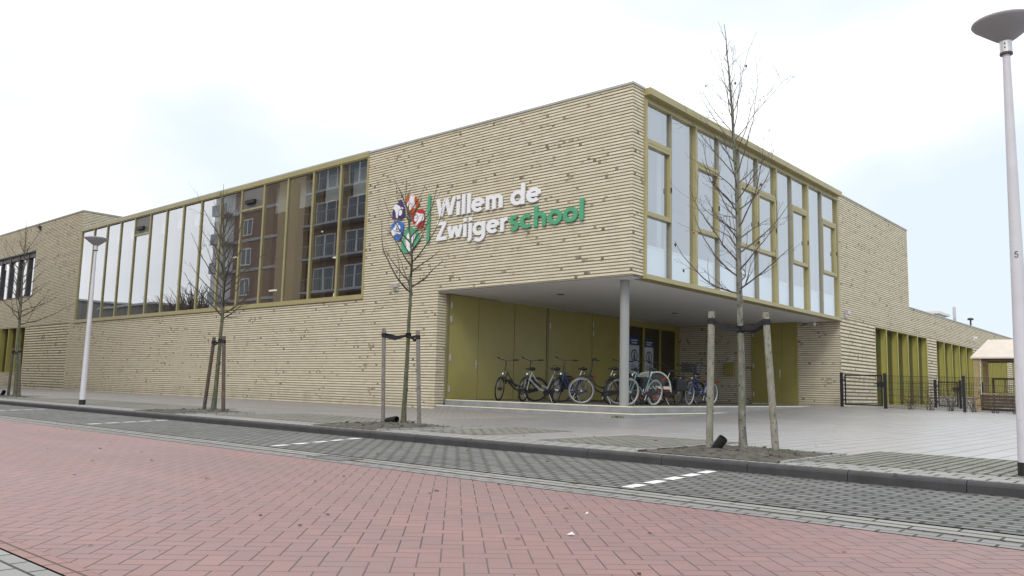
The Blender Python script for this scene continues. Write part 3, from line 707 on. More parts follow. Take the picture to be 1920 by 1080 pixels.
def ribbon(mb, path, w, y, ex, tf):
    P = [Vector(p) for p in path]; closed = (P[0]-P[-1]).length < 1e-4; n = len(P); Lf = []; Rt = []
    for i in range(n):
        a = P[i-1] if i > 0 else (P[-2] if closed else P[0]); b = P[i+1] if i < n-1 else (P[1] if closed else P[-1])
        d0 = (P[i]-a); d1 = (b-P[i])
        d0 = d0.normalized() if d0.length > 1e-6 else d1.normalized(); d1 = d1.normalized() if d1.length > 1e-6 else d0
        t = (d0+d1).normalized(); nn = Vector((-t.y, t.x)); s = 1/max(.5, nn.dot(Vector((-d0.y, d0.x))))
        Lf.append(P[i]+nn*w/2*s); Rt.append(P[i]-nn*w/2*s)
    def q(p, yy): a, b = tf(p); return (a, yy, b)
    for i in range(n-1):
        A, B, C_, D = Lf[i], Lf[i+1], Rt[i+1], Rt[i]
        mb.quad(q(A, y-ex), q(D, y-ex), q(C_, y-ex), q(B, y-ex)); mb.quad(q(A, y), q(B, y), q(B, y-ex), q(A, y-ex)); mb.quad(q(D, y), q(D, y-ex), q(C_, y-ex), q(C_, y))
    if not closed:
        for i in (0, n-1): mb.quad(q(Lf[i], y), q(Rt[i], y), q(Rt[i], y-ex), q(Lf[i], y-ex))
def word(txt, x0, x1, zb, H, green_from=99):
    tot = sum(GLY[c][0] for c in txt); sx = (x1-x0)/tot; x = x0
    for n, c in enumerate(txt):
        adv, strokes = GLY[c]
        if strokes:
            m = MB()
            for si, s in enumerate(strokes): ribbon(m, s, T, -.025, .045+.0012*si, lambda p: (x+p[0]*sx, zb+p[1]*H))
            sbuild(m, 'letter', M['sgreen'] if n >= green_from else M['white'])
        x += adv*sx
word('Willem de', -7.42, -3.05, 6.06, .62); word('Zwijgerschool', -7.40, -1.50, 5.32, .60, 7)

# posters on the glazed entrance
def poster(y0, y1, zt, zb, label):
    t = thing('poster', label, 'poster', (XD+.05, (y0+y1)/2, zb), 0, 'posters on the entrance glass'); w = (y1-y0)/2; H = zt-zb
    m = MB(); m.box(-.004, .0, -w, w, 0, H*.78); m.build('sheet', M['poster_white'], t)
    m = MB(); m.box(-.004, .0, -w, w, H*.7801, H); hd = m.build('header', M['poster_blue'], t)
    m = MB()
    for i, ww in enumerate((.7, .55)): m.box(.0005, .0015, -w*ww, w*ww, H*(.90-.07*i), H*(.935-.07*i))
    for i in range(3): m.box(.0005, .0015, -w*.7, w*(.7-.2*i), H*(.12+.05*i), H*(.14+.05*i), 1)
    m.build_each('printed_line', [M['poster_white'], M['poster_blue']], t)
    m = MB(); c = H*.50; n = 24
    for a in range(n):
        a0, a1 = 2*PI*a/n, 2*PI*(a+1)/n
        m.add([(.001, r*math.cos(q), c+r*math.sin(q)) for r in (w*.52, w*.68) for q in (a0, a1)], [(0, 1, 3, 2)])
    m.prism([(.001, w*.14*math.cos(a*PI/8), c+w*.28+w*.14*math.sin(a*PI/8)) for a in range(16)], (.001, 0, 0)); m.box(.001, .002, -w*.16, w*.16, c-w*.42, c+w*.1)
    m.build('printed_symbol', M['dark_frame'], t)
poster(10.97, 11.72, 2.94, 1.42, 'blue headed white poster on the entrance glass, nearer the grey column')
poster(12.15, 12.85, 2.90, 1.42, 'blue headed white poster on the entrance glass, farther from the grey column')

# ------------------------------------------------------------------ ground
ZR = -.10
def sheet(name, mat, x0, x1, y0, y1, z, label=None):
    m = MB(); m.quad((x0, y0, z), (x1, y0, z), (x1, y1, z), (x0, y1, z)); return struct(m.build(name, mat))
sheet('ground', M['ground'], -400, 400, -400, 400, -.16)
sheet('road', M['herring'], -140, 70, -16.36, -12.65, ZR)
sheet('road_border', M['red_edge'], -140, 70, -16.465, -16.361, ZR)
sheet('near_pavement', M['near_pave'], -140, 70, -21, -16.485, ZR+.004)
sheet('gutter_bed', M['soil'], -140, 70, -16.6, -9.8, ZR-.02)
m = MB()
m.quad((-140, -12.645, ZR+.003), (70, -12.645, ZR+.003), (70, -12.42, ZR+.003), (-140, -12.42, ZR+.003), 0)
m.quad((-140, -12.375, ZR+.003), (70, -12.375, ZR+.003), (70, -12.262, ZR+.003), (-140, -12.262, ZR+.003), 1)
m.quad((-140, -12.235, ZR+.003), (70, -12.235, ZR+.003), (70, -12.125, ZR+.003), (-140, -12.125, ZR+.003), 1)
struct(m.build('gutter', [M['gutter'], M['gutter_long']]))
sheet('parking_bay', M['parking'], -140, 70, -12.06, -9.86, ZR)
# kerb of separate stones with a rounded nose
m = MB(); prof = [(-9.90, -.16), (-9.895, -.03), (-9.885, -.012), (-9.865, -.001), (-9.84, .004), (-9.775, .004), (-9.775, -.16)]
for i in range(-75, 20):
    a, b = 8.79 + i*1.0 + .003, 8.79 + (i+1)*1.0 - .003
    A = [(a, y, z) for y, z in prof]; B = [(b, y, z) for y, z in prof]; n = len(prof)
    m.add(A+B, [(j, (j+1) % n, n+(j+1) % n, n+j) for j in range(n)]); m.add(A, [tuple(range(n))]); m.add(B, [tuple(range(n))[::-1]])
struct(m.build('kerb', M['kerbm']))
# parking lines: rows of white painted pavers
def pline(x0, y0, x1, y1, n=5):
    m = MB(); a = Vector((x0, y0, 0)); b = Vector((x1, y1, 0)); d = (b-a); L = d.length; d.normalize(); q = Vector((-d.y, d.x, 0))*.055
    for i in range(n):
        s = a + d*(L*(i+.04)/n); e = a + d*(L*(i+.74)/n); z = Vector((0, 0, ZR+.004))
        m.quad(s-q+z, e-q+z, e+q+z, s+q+z)
    return struct(m.build('parking_line', M['line']))
pline(7.72, -12.02, 7.47, -9.95); pline(2.46, -12.0, 1.70, -9.95); pline(-3.3, -11.95, -4.36, -9.95); pline(-9.2, -11.9, -10.6, -9.95)
# pavement behind the kerb
sheet('kerbside_pavement', M['strip'], -140, 14, -9.772, -9.05, 0)
sheet('pavement', M['pave_l'], -140, -1.2, -9.05, .1, -.004)
bands = [(-60, -19.9), (-17.2, -7.3), (-4.4, -.55), (1.9, 3.2), (4.35, 6.25), (8.07, 14)]
m = MB()
for a, b in bands: m.quad((a, -9.05, .004), (b, -9.05, .004), (b, -6.70, .004), (a, -6.70, .004))
struct(m.build('open_joint_paving', M['openjoint']))
# plaza rising gently towards the school yard
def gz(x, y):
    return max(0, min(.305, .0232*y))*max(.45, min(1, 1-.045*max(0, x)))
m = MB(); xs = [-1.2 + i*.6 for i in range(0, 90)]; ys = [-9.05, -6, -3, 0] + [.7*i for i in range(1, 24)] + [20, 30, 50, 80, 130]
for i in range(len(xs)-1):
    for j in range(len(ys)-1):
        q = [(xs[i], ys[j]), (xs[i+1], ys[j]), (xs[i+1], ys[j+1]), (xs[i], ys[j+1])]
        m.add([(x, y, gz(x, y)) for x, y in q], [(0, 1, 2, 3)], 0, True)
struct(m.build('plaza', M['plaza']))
# drain
dr = thing('drain_grate', 'dark slotted drain grate set in the gutter beside the red road', 'drain', (4.25, -12.38, ZR))
m = MB(); m.box(-.30, .30, -.15, -.12, .0, .012); m.box(-.30, .30, .12, .15, .0, .012); m.box(-.30, -.26, -.1199, .1199, .0, .012); m.box(.26, .30, -.1199, .1199, .0, .012); m.build('frame', M['grey_frame'], dr)
m = MB()
for i in range(8): m.obox((-.22+.063*i, 0, .0055), (.012, .0, 0), (.02, .118, 0), (0, 0, .0005))
m.build_each('bar', M['lamp_head'], dr); m = MB(); m.quad((-.3, -.15, .0045), (.3, -.15, .0045), (.3, .15, .0045), (-.3, .15, .0045)); m.build('pit', M['black'], dr)

# tree pits
def pit(x0, x1, y0=-9.62, y1=-7.85, seed=1, h=.07):
    rnd = random.Random(seed); m = MB(); nx, ny = 26, 22; H = {}
    for i in range(nx+1):
        for j in range(ny+1):
            u, v = i/nx, j/ny; e = min(1, 6*min(u, 1-u), 6*min(v, 1-v))
            H[i, j] = .006 + e*(.012 + h*(.5+.5*math.sin(5*u+seed)*math.cos(4*v+seed*2))*.6 + rnd.uniform(0, .028))
    for i in range(nx):
        for j in range(ny):
            m.add([(x0+(x1-x0)*a/nx, y0+(y1-y0)*b/ny, H[a, b]) for a, b in ((i, j), (i+1, j), (i+1, j+1), (i, j+1))], [(0, 1, 2, 3)])
    for _ in range(90):
        x, y = rnd.uniform(x0+.1, x1-.1), rnd.uniform(y0+.1, y1-.1); s = rnd.uniform(.006, .02)
        m.obox((x, y, H[min(nx, int((x-x0)/(x1-x0)*nx)), min(ny, int((y-y0)/(y1-y0)*ny))]+s*.2), (s, s*.3, 0), (-s*.3, s, 0), (rnd.uniform(-.01, .01), 0, s*.7))
    struct(m.build('soil', M['soil']))
    m = MB(); t = .06
    m.box(x0-t, x1+t, y1, y1+t, -.02, .022); m.box(x0-t, x0, y0, y1-.0001, -.02, .022); m.box(x1, x1+t, y0, y1-.0001, -.02, .022)
    struct(m.build('pit_edging', M['strip']))
    return H
pit(6.32, 8.0, seed=3, h=.02); pit(-.05, 1.6, seed=5, h=.045); pit(-6.65, -4.85, seed=7, h=.06); pit(-19.4, -17.6, seed=9, h=.04)
# weeds
def weed(x, y, z, seed, n=40, s=.09, label='', spread=.12, group=None):
    rnd = random.Random(seed); m = MB()
    for _ in range(n):
        a = rnd.uniform(0, 2*PI); r = rnd.uniform(0, spread); L = rnd.uniform(.5, 1)*s; b = rnd.uniform(0, 2*PI); t = rnd.uniform(.2, .9)
        p = Vector((r*math.cos(a), r*math.sin(a), 0)); d = Vector((math.cos(b)*t, math.sin(b)*t, 1)).normalized()*L; w = Vector((-math.sin(b), math.cos(b), 0))*s*.13
        m.quad(p-w, p+w, p+d*.6+w*.8, p+d)
    o = m.build('weed', M['grass'], None, loc=(x, y, z)); tag(o, label, 'weed', group); return o
weed(7.5, -8.45, .02, 1, 34, .06, 'low green weed beside the right stake of the nearest young tree', .2)
weed(6.55, -9.2, .02, 2, 14, .045, 'tiny green weed at the kerb edge left of the nearest tree pit', .08)
weed(-.42, .03, .0, 3, 30, .10, 'green weed growing at the step below the grey column', .2)

# ------------------------------------------------------------------ trees
def young_tree(base, trunk, r0, label, seed, nb, zlo, zhi, Lmax, bark, fork=False, up=(35, 72), leafn=10, nsub=5, keep=.55, crown_top=None, thick=1.0):
    rnd = random.Random(seed); bx, by = base
    t = thing('young_tree', label, 'tree', (bx, by, 0), 0, 'young bare street trees along the kerb')
    P = [(x-bx, 0.0, z) for x, z in trunk]; top = P[-1][2]
    path = []; rad = []
    for i in range(len(P)-1):
        for s in range(3):
            f = s/3; z = P[i][2]*(1-f)+P[i+1][2]*f; path.append((P[i][0]*(1-f)+P[i+1][0]*f + rnd.uniform(-.006, .006), rnd.uniform(-.008, .008), z))
    path.append(P[-1])
    for p in path: rad.append(max(.0035, r0*(1-(p[2]/top))**.85*(1.0 + (.25 if p[2] < .1 else 0)) + .003))
    m = MB(); m.tube(path, rad, 12)
    for _ in range(14):
        i = rnd.randrange(1, int(len(path)*.6)); a = rnd.uniform(0, 2*PI); p = Vector(path[i]); r = rad[i]
        m.tube([p + Vector((math.cos(a), math.sin(a), 0))*r*.7, p + Vector((math.cos(a), math.sin(a), .3))*(r+.012)], [r*.35, r*.2], 6)
    m.build('trunk', bark, t)
    def at(z):
        for i in range(len(path)-1):
            if path[i][2] <= z <= path[i+1][2]:
                f = (z-path[i][2])/(path[i+1][2]-path[i][2]+1e-9); return Vector(path[i]).lerp(Vector(path[i+1]), f), rad[i]
        return Vector(path[-1]), rad[-1]
    cr = MB(); lf = MB(); tips = []
    def branch(p, d, L, r, lev):
        n = max(3, int(L/.10)); pts = [p]; rr = [r]; q = p.copy(); d = d.normalized()
        for i in range(n):
            d = (d + Vector((rnd.gauss(0, .10), rnd.gauss(0, .10), rnd.gauss(0, .07) + (.045 if lev == 0 else .05)))).normalized()
            q = q + d*(L/n); pts.append(q.copy()); rr.append(max(.0016, r*(1-(i+1)/n*.8)))
        cr.tube(pts, rr, 5 if lev == 0 else 4, cap=False)
        tips.append((q.copy(), d.copy()))
        if lev < 2:
            k = nsub if lev == 0 else 1
            for _ in range(rnd.randint(max(1, k-2), k+1)):
                i = rnd.randint(1, len(pts)-2); dd = (pts[i+1]-pts[i]).normalized()
                ax = dd.cross(Vector((rnd.gauss(0, 1), rnd.gauss(0, 1), rnd.gauss(0, 1)))).normalized()
                nd = Matrix.Rotation(R(rnd.uniform(22, 55)), 3, ax) @ dd; nd.z += .15
                branch(pts[i], nd, L*rnd.uniform(.2, .55)*(1-.3*i/len(pts)), rr[i]*.6, lev+1)
        for i in range(1, len(pts)-1):     # buds
            if rnd.random() < .35:
                a = pts[i] + Vector((rnd.gauss(0, .006), rnd.gauss(0, .006), .004)); cr.tube([pts[i], a + (a-pts[i])*.9], [.003, .0015], 3, cap=False)
    az = rnd.uniform(0, 6)
    for i in range(nb):
        f = (i+rnd.uniform(-.3, .3))/max(1, nb-1); f = min(1, max(0, f)); z = zlo + (zhi-zlo)*f; p, r = at(z)
        az += R(137.5)+rnd.uniform(-.4, .4); el = R(up[0] + (up[1]-up[0])*f + rnd.uniform(-8, 8))
        L = Lmax*(1-(1-keep)*f)*rnd.uniform(.55, 1.1)
        d = Vector((math.cos(az)*math.cos(el), math.sin(az)*math.cos(el), math.sin(el)))
        branch(p, d, L, thick*max(.0048, min(r*.5, .0125*(1-.5*f))), 0)
    if crown_top:          # short shoots on the leader
        z = zhi + .08
        while z < crown_top:
            p, r = at(z); az += R(137.5)
            el = R(rnd.uniform(50, 72)); branch(p, Vector((math.cos(az)*math.cos(el), math.sin(az)*math.cos(el), math.sin(el))), rnd.uniform(.12, .42), max(.003, r*.5), 1)
            z += rnd.uniform(.05, .12)
    cr.build('crown', M['twig'] if thick == 1.0 else M['twig_dark'], t)
    for _ in range(leafn):
        p, d = rnd.choice(tips); p = p - d*rnd.uniform(0, .1); s = rnd.uniform(.012, .024); u = Vector((rnd.gauss(0, 1), rnd.gauss(0, 1), 0)).normalized()
        lf.add([p, p+u*s+Vector((0, 0, -s)), p+Vector((0, 0, -2.6*s)), p-u*s*.6+Vector((0, 0, -1.2*s))], [(0, 1, 2, 3)])
    if leafn: lf.build('dead_leaves', M['leaf'], t)
    return t
young_tree((6.99, -8.3), [(6.99,0),(6.98,.56),(6.97,1.62),(6.96,2.29),(6.95,2.98),(6.92,3.69),(6.88,4.41),(6.84,4.93),(6.78,5.57)], .046,
           'tallest looking young bare tree, nearest the camera in front of the upper side windows', 12, 34, 1.95, 4.3, 1.34, M['bark'], up=(18, 62), leafn=14, nsub=5, keep=.95, crown_top=5.35)
young_tree((.71, -8.3), [(.71,0),(.75,.91),(.77,1.84),(.77,2.6),(.76,2.98),(.68,3.47),(.55,3.98),(.54,4.42)], .043,
           'young bare tree with forked crown reaching up over the coloured emblem', 23, 20, 2.25, 3.9, 1.4, M['bark_dark'], up=(26, 62), leafn=14, nsub=4, keep=.6, thick=1.5)
young_tree((-5.86, -8.2), [(-5.86,0),(-5.77,1.47),(-5.74,2.33),(-5.82,3.32),(-5.96,4.22),(-6.1,5.32)], .05,
           'young bare tree leaning between two close stakes before the long window band', 37, 30, 2.1, 4.3, 1.6, M['bark_dark'], up=(22, 66), leafn=6, nsub=4, keep=.7, crown_top=5.1, thick=1.55)
young_tree((-18.53, -8.2), [(-18.53,0),(-18.74,1.66),(-18.83,3.27),(-18.92,4.73),(-19.05,5.95)], .056,
           'far young bare tree at the left edge in front of the taller brick wing', 41, 28, 2.4, 4.8, 1.65, M['bark_dark'], up=(22, 64), leafn=4, nsub=4, keep=.65, crown_top=5.7, thick=1.6)

def support(name_label, stakes, tree_pt, zt, rad=.045, mat='stake'):
    t = thing('tree_support', name_label, 'tree stakes', (tree_pt[0], tree_pt[1], 0), 0, 'tree stake pairs')
    ox, oy = tree_pt
    for (x0, y0, x1, y1, z) in stakes:
        m = MB(); a = Vector((x0-ox, y0-oy, -.05)); b = Vector((x1-ox, y1-oy, z)); m.tube([a, a.lerp(b, .5), a.lerp(b, .97), b], [rad*1.04, rad, rad*.98, rad*.85], 14); m.build('stake', M[mat], t)
        tp = a.lerp(b, .93); ts = Vector((0, 0, zt)); d = (ts-tp); d.z = 0; d.normalize(); sd = Vector((-d.y, d.x, 0))
        m = MB()
        m.tube([tp + Vector((0, 0, -.035)), tp + Vector((0, 0, .035))], rad+.006, 16)
        for sgn in (-1, 1):
            P = [tp + sd*sgn*rad + Vector((0, 0, .02*sgn)), tp.lerp(ts, .5) + sd*sgn*.03 + Vector((0, 0, -.05+.02*sgn)), ts + sd*sgn*.035]
            for i in range(2):
                h = Vector((0, 0, .024)); m.quad(P[i]-h, P[i+1]-h, P[i+1]+h, P[i]+h)
        m.tube([ts + Vector((0, 0, -.04)), ts + Vector((0, 0, .04))], .05, 14)
        m.cyl(tp - d*(rad+.004), tp - d*(rad+.012), .012, 8)
        m.build('strap', M['strap'], t)
support('pair of pale wooden stakes strapped to the nearest young tree, right one leaning', [(6.69,-8.6,6.73,-8.6,1.71),(7.41,-8.3,7.30,-8.3,1.70)], (6.97,-8.3), 1.50, .043)
support('pair of upright wooden stakes strapped to the young tree below the emblem', [(.36,-8.45,.27,-8.45,1.70),(1.13,-8.3,1.0,-8.3,1.65)], (.757,-8.3), 1.57, .035, 'stake_grey')
support('pair of close brown stakes at the tree before the long window band', [(-6.11,-8.3,-5.95,-8.25,1.69),(-5.07,-8.4,-5.35,-8.35,1.69)], (-5.76,-8.2), 1.60, .040, 'stake_brown')
support('pair of far brown stakes at the tree on the left edge', [(-19.18,-8.2,-19.1,-8.2,1.62),(-17.83,-8.3,-18.2,-8.3,1.6)], (-18.72,-8.2), 1.45, .042, 'stake_brown')
def pipe(p0, p1, r, label):
    m = MB(); a, b = Vector(p0), Vector(p1); d = b-a
    m.tube([Vector((0, 0, 0)), d], r, 18, cap=False); m.tube([d*.999, d*.6], r*.82, 18, cap=False)
    n = 12
    for i in range(1, n): m.torus(d*(i/n), d, r, .006, 18, 5)
    tag(m.build('watering_pipe', M['rubber'], None, loc=tuple(a)), label, 'watering pipe', 'black watering pipes at the trees')
pipe((6.80,-8.74,-.03), (6.95,-8.74,.17), .055, 'black watering pipe stub tilted beside the left stake of the nearest tree')
pipe((.42,-8.42,.075), (.73,-8.46,.12), .05, 'black watering pipe lying low between the stakes below the emblem')
pipe((-19.2,-8.4,.0), (-18.95,-8.4,.18), .055, 'black watering pipe stub at the far left tree')

# ------------------------------------------------------------------ street lamps
def street_lamp(x, y, H, label, lean=0.0):
    t = thing('street_lamp', label, 'street lamp', (x, y, 0), 0, 'street lamps on the pavement')
    m = MB(); m.tube([(0, 0, .13), (0, 0, 1.2), (0, 0, H-.30)], [.075, .064, .034], 24); m.build('pole', M['lamp_pole'], t)
    m = MB(); m.cyl((0, 0, -.05), (0, 0, .1299), .080, 24); m.build('base_sleeve', M['black'], t)
    m = MB(); m.cyl((0, 0, H-.335), (0, 0, H-.215), .055, 24); m.cyl((0, 0, H-.35), (0, 0, H-.33), .058, 24, 1); m.cyl((-.0,-.054, H-.25), (0,-.058, H-.25), .008, 8, 1); m.cyl((0,-.054, H-.29), (0,-.058, H-.29), .008, 8, 1)
    m.build('collar', [M['alu'], M['dark_frame']], t)
    m = MB(); m.lathe([(.05, H-.217), (.10, H-.185), (.20, H-.105), (.28, H-.04), (.293, H-.022), (.29, H-.01), (.22, H-.0), (0, H+.01)], n=48)
    m.build('lamp_head', M['lamp_head'], t)
    m = MB(); m.lathe([(.24, H+.002), (.15, H+.02), (0, H+.03)], n=48); m.build('lamp_lid', M['lamp_white'], t)
    return t
LR = street_lamp(10.085, -8.9, 4.43, 'tall pale street lamp at the right edge, nearest the camera')
street_lamp(-10.83, -9.1, 4.38, 'pale street lamp standing before the long window band at left')
m = MB(); m.box(-.012, .012, -.008, .008, -.19, .19); tag(m.build('cable_cover', M['lamp_pole'], None, loc=(10.118, -8.915, 1.35), bevel=.006), 'thin cover strip on the near street lamp pole', 'cover strip') if False else None

m = MB(); a0_ = math.atan2(-8.97, 1.46) - .55
vs_ = []; fs_ = []
for i in range(9):
    a_ = a0_ - .42 + .84*i/8; e_ = .03*abs(math.cos(PI*i/8))**6
    for z in (.52+e_, 1.02-e_): rr_ = .0705 - .0103*(z-.13)/1.07*1.0 + .0045; vs_.append((rr_*math.cos(a_), rr_*math.sin(a_), z))
for i in range(8): fs_.append((2*i, 2*i+2, 2*i+3, 2*i+1))
m.add(vs_, fs_, 0, True)
for i in (0, 8): m.tube([vs_[2*i], vs_[2*i+1]], .003, 5)
m.tube([vs_[2*i] for i in range(9)], .003, 5); m.tube([vs_[2*i+1] for i in range(9)], .003, 5)
m.build('service_hatch', M['lamp_pole'], LR)
m = MB(); a_ = math.atan2(-8.97, 1.46); n_ = Vector((math.cos(a_), math.sin(a_), 0)); t_ = Vector((-n_.y, n_.x, 0))
D5 = [(.8, 1.0), (.15, 1.0), (.12, .55)] + [(.40+.38*math.cos(R(q)), .32+.32*math.sin(R(q))) for q in (130, 90, 45, 0, -45, -90, -140, -165)]
rp_ = .064 - .03*(2.06-1.2)/2.93 + .002
m.tube([n_*rp_ + t_*((p[0]-.45)*.036) + Vector((0, 0, 2.05+p[1]*.055)) for p in D5], .0035, 5)
m.build('number', M['dark_frame'], LR)

# ------------------------------------------------------------------ fence
def mesh_panel(m, a, b, z0f, h, step=.052, r=.0045):
    a = Vector(a); b = Vector(b); L = (b-a).length; d = (b-a)/L; n = int(L/step)
    for i in range(n+1):
        p = a + d*(L*i/n); z = z0f(p.x, p.y); m.tube([(p.x, p.y, z+.03), (p.x, p.y, z+h)], r, 4, cap=False)
    for k in (0.0, .18, .38, .58, .78, 1.0):
        P = [a, b]; m.tube([(p.x, p.y, z0f(p.x, p.y)+.04+(h-.05)*k) for p in P], r*1.5, 4, cap=False)
def post(m, x, y, z, h, w=.035): m.box(x-w, x+w, y-w, y+w, z-.05, z+h)
def gate(name, label, x0, x1, y, h, zf):
    t = thing(name, label, 'gate', (x0, y, zf(x0, y)), 0)
    W = x1-x0
    m = MB(); m.box(-.05, .05, -.05, .05, -.05, h+.08); m.build('post', M['fence'], t); m = MB(); m.box(W-.05, W+.05, -.05, .05, -.12, h+.06); m.build('post', M['fence'], t)
    m = MB(); m.box(.11, W-.09, -.02, .02, h-.05, h); m.box(.11, W-.09, -.02, .02, .06, .11); m.box(.11, .16, -.02, .02, .1101, h-.0501); m.box(W-.14, W-.09, -.02, .02, .1101, h-.0501); lf = m.build('gate_frame', M['fence'], t)
    m = MB(); n = int(W/.055)
    for i in range(1, n): m.tube([(.16+(W-.30)*i/n, 0, .11), (.16+(W-.30)*i/n, 0, h-.05)], .0035, 4, cap=False)
    for i in range(1, 6): m.tube([(.16, 0, .11+(h-.16)*i/6), (W-.14, 0, .11+(h-.16)*i/6)], .004, 4, cap=False)
    m.build('wire_mesh', M['fence'], t)
    m = MB(); m.box(W-.28, W-.06, -.05, .05, h*.62, h*.78); m.cyl((W-.27, -.05, h*.72), (W-.36, -.07, h*.72), .018, 8); m.build('lock', M['fence'], t)
    m = MB(); m.cyl((.05, -.03, .25), (.11, -.03, .25), .025, 8); m.cyl((.05, -.03, h-.2), (.11, -.03, h-.2), .025, 8); m.build('hinge', M['fence'], t)
    return t
gate('school_gate', 'black wire gate beside the ribbed brick corner', .34, 1.92, 14.2, 1.22, gz)
fe = thing('wire_fence', 'low black wire mesh fence running right from the brick corner gate', 'fence', (0, 0, 0))
m = MB(); mesh_panel(m, (1.98, 14.2), (9.0, 14.7), gz, 1.22); m.build('wire_mesh', M['fence'], fe)
for x, y in ((4.5, 14.38), (7.0, 14.55), (9.0, 14.7)):
    m = MB(); post(m, x, y, gz(x, y), 1.27, .045); m.build('post', M['fence'], fe)
gate('yard_gate', 'second smaller black gate inside the yard before the olive fins', 1.40, 2.42, 23.2, 1.18, gz)
fe2 = thing('yard_fence', 'black wire fence inside the yard in front of the playhouse', 'fence', (0, 0, 0))
m = MB(); mesh_panel(m, (.05, 23.2), (1.3, 23.2), gz, 1.15, .06); m.build('wire_mesh', M['fence'], fe2); m = MB(); mesh_panel(m, (2.5, 23.2), (3.3, 23.2), gz, 1.15, .06); m.build('wire_mesh', M['fence'], fe2)
m = MB(); post(m, 3.3, 23.2, gz(3.3, 23.2), 1.2); m.build('post', M['fence'], fe2)
# playhouse
ph = thing('playhouse', 'open wooden playhouse with pale pitched roof behind the fence', 'playhouse', (3.60, 20.5, .25))
m = MB(); W, D, E, RH = 2.3, 1.7, 2.18, .72
m.prism([(-.12, -.14, E-.05), (W+.12, -.14, E-.05), (W-.30, D/2, E+RH), (.36, D/2, E+RH)], (0, 0, .06)); m.prism([(-.12, D+.14, E-.05), (W+.12, D+.14, E-.05), (W-.30, D/2+.003, E+RH), (.36, D/2+.003, E+RH)], (0, 0, .06))
m.prism([(-.12, -.13, E-.05), (-.12, D+.13, E-.05), (.35, D/2, E+RH-.01)], (.0, 0, .05)); m.build('roof', M['wood_pale'], ph)
for x, y in ((.06, 0), (W-.06, 0), (.06, D), (W-.06, D)):
    m = MB(); m.box(x-.11 if x < 1 else x-.07, x+.11, y-.05, y+.05, -.1, E); m.build('post', M['wood'], ph)
m = MB(); m.box(.0, W, -.04, .04, E-.16, E-.051); m.box(.0, W, D-.04, D+.04, E-.16, E-.051); m.build('beam', M['wood_dark'], ph)
m = MB()
for i in range(4): m.box(.18, W-.15, -.02, .02, .12+.13*i, .235+.13*i)
m.build('front_boards', M['wood_dark'], ph)
m = MB(); m.box(.18, W-.15, -.06, .06, .66, .72); m.build('counter', M['wood'], ph)
m = MB(); m.box(.3, W-.5, D-.06, D-.02, 1.30, 1.38); m.box(.3, .38, D-.06, D-.02, .3, 1.2999); m.box(W-.58, W-.5, D-.06, D-.02, .3, 1.2999); m.build('back_frame', M['wood_dark'], ph)
m = MB(); m.box(.75, .83, D-.055, D-.025, .3, 1.2998); m.box(1.25, 1.33, D-.055, D-.025, .3, 1.2998); m.build_each('bar', M['wood'], ph)
m = MB(); m.box(0, W, .1, D, -.12, .08); m.build('floor', M['wood_dark'], ph)
m = MB(); P = [(.22+.012*math.sin(i*2.1), -.07, E-.06-i*.07) for i in range(22)]; m.tube(P, .018, 6); m.build('rope', M['canvas'], ph)
# gabion of stones in the yard
rs = random.Random(8); m = MB(); 
for i in range(12):
    for j in range(4):
        s = .06; m.obox((1.05+i*.085+rs.uniform(-.01, .01), 25.2+rs.uniform(-.04, .04), .36+j*.12), (s*rs.uniform(.5, .8), 0, s*.2), (0, s, 0), (-.01, 0, s*rs.uniform(.7, .95)))
tag(m.build('stone_gabion', M['stone']), 'low stack of pale stones below the olive fins in the yard', 'stone wall')
# bare hedge plants along the inside of the fence
def shrub(x, y, h, seed, label):
    rnd = random.Random(seed); t = thing('bare_shrub', label, 'shrub', (x, y, gz(x, y)), 0, 'bare hedge plants behind the fence'); m = MB()
    for _ in range(16):
        a = rnd.uniform(0, 2*PI); p = Vector((rnd.uniform(-.1, .1), rnd.uniform(-.1, .1), 0)); d = Vector((math.cos(a)*.35, math.sin(a)*.35, 1)); L = h*rnd.uniform(.6, 1)
        pts = [p]
        for i in range(5):
            d = (d + Vector((rnd.gauss(0, .2), rnd.gauss(0, .2), 0))).normalized(); pts.append(pts[-1]+d*L/5)
            if i > 0:
                q = pts[-1]; e = (d+Vector((rnd.gauss(0, .6), rnd.gauss(0, .6), .1))).normalized(); m.tube([q, q+e*L*.25], [.004, .002], 4, cap=False)
        m.tube(pts, [.007, .006, .005, .004, .003, .002], 4, cap=False)
    m.build('stems', M['twig'], t); m = MB()
    for _ in range(50):
        p = Vector((rnd.gauss(0, .16), rnd.gauss(0, .16), rnd.uniform(.15, h))); u = Vector((rnd.gauss(0, 1), rnd.gauss(0, 1), rnd.gauss(0, 1))).normalized()*.022; w = u.orthogonal()*.7
        m.quad(p-u, p-w, p+u, p+w)
    m.build('leaves', M['dry'], t)
M['dry'] = plain('dry_brown_leaf', (.16, .085, .04), .8, .2, 0, .3, 8)
SH = ['second from the wire gate', 'behind the first open stretch of wire', 'left of the second fence post', 'right at the middle fence post', 'in front of the playhouse boards', 'before the right playhouse post', 'beside the near street lamp']
for i, (x, y) in enumerate(((2.6, 14.9), (3.25, 14.95), (3.9, 15.0), (4.65, 15.05), (5.3, 15.1), (5.9, 15.1), (6.5, 15.1))):
    shrub(x, y, .7+.12*(i % 3), 60+i, 'bare brown hedge plant behind the wire fence, ' + SH[i])

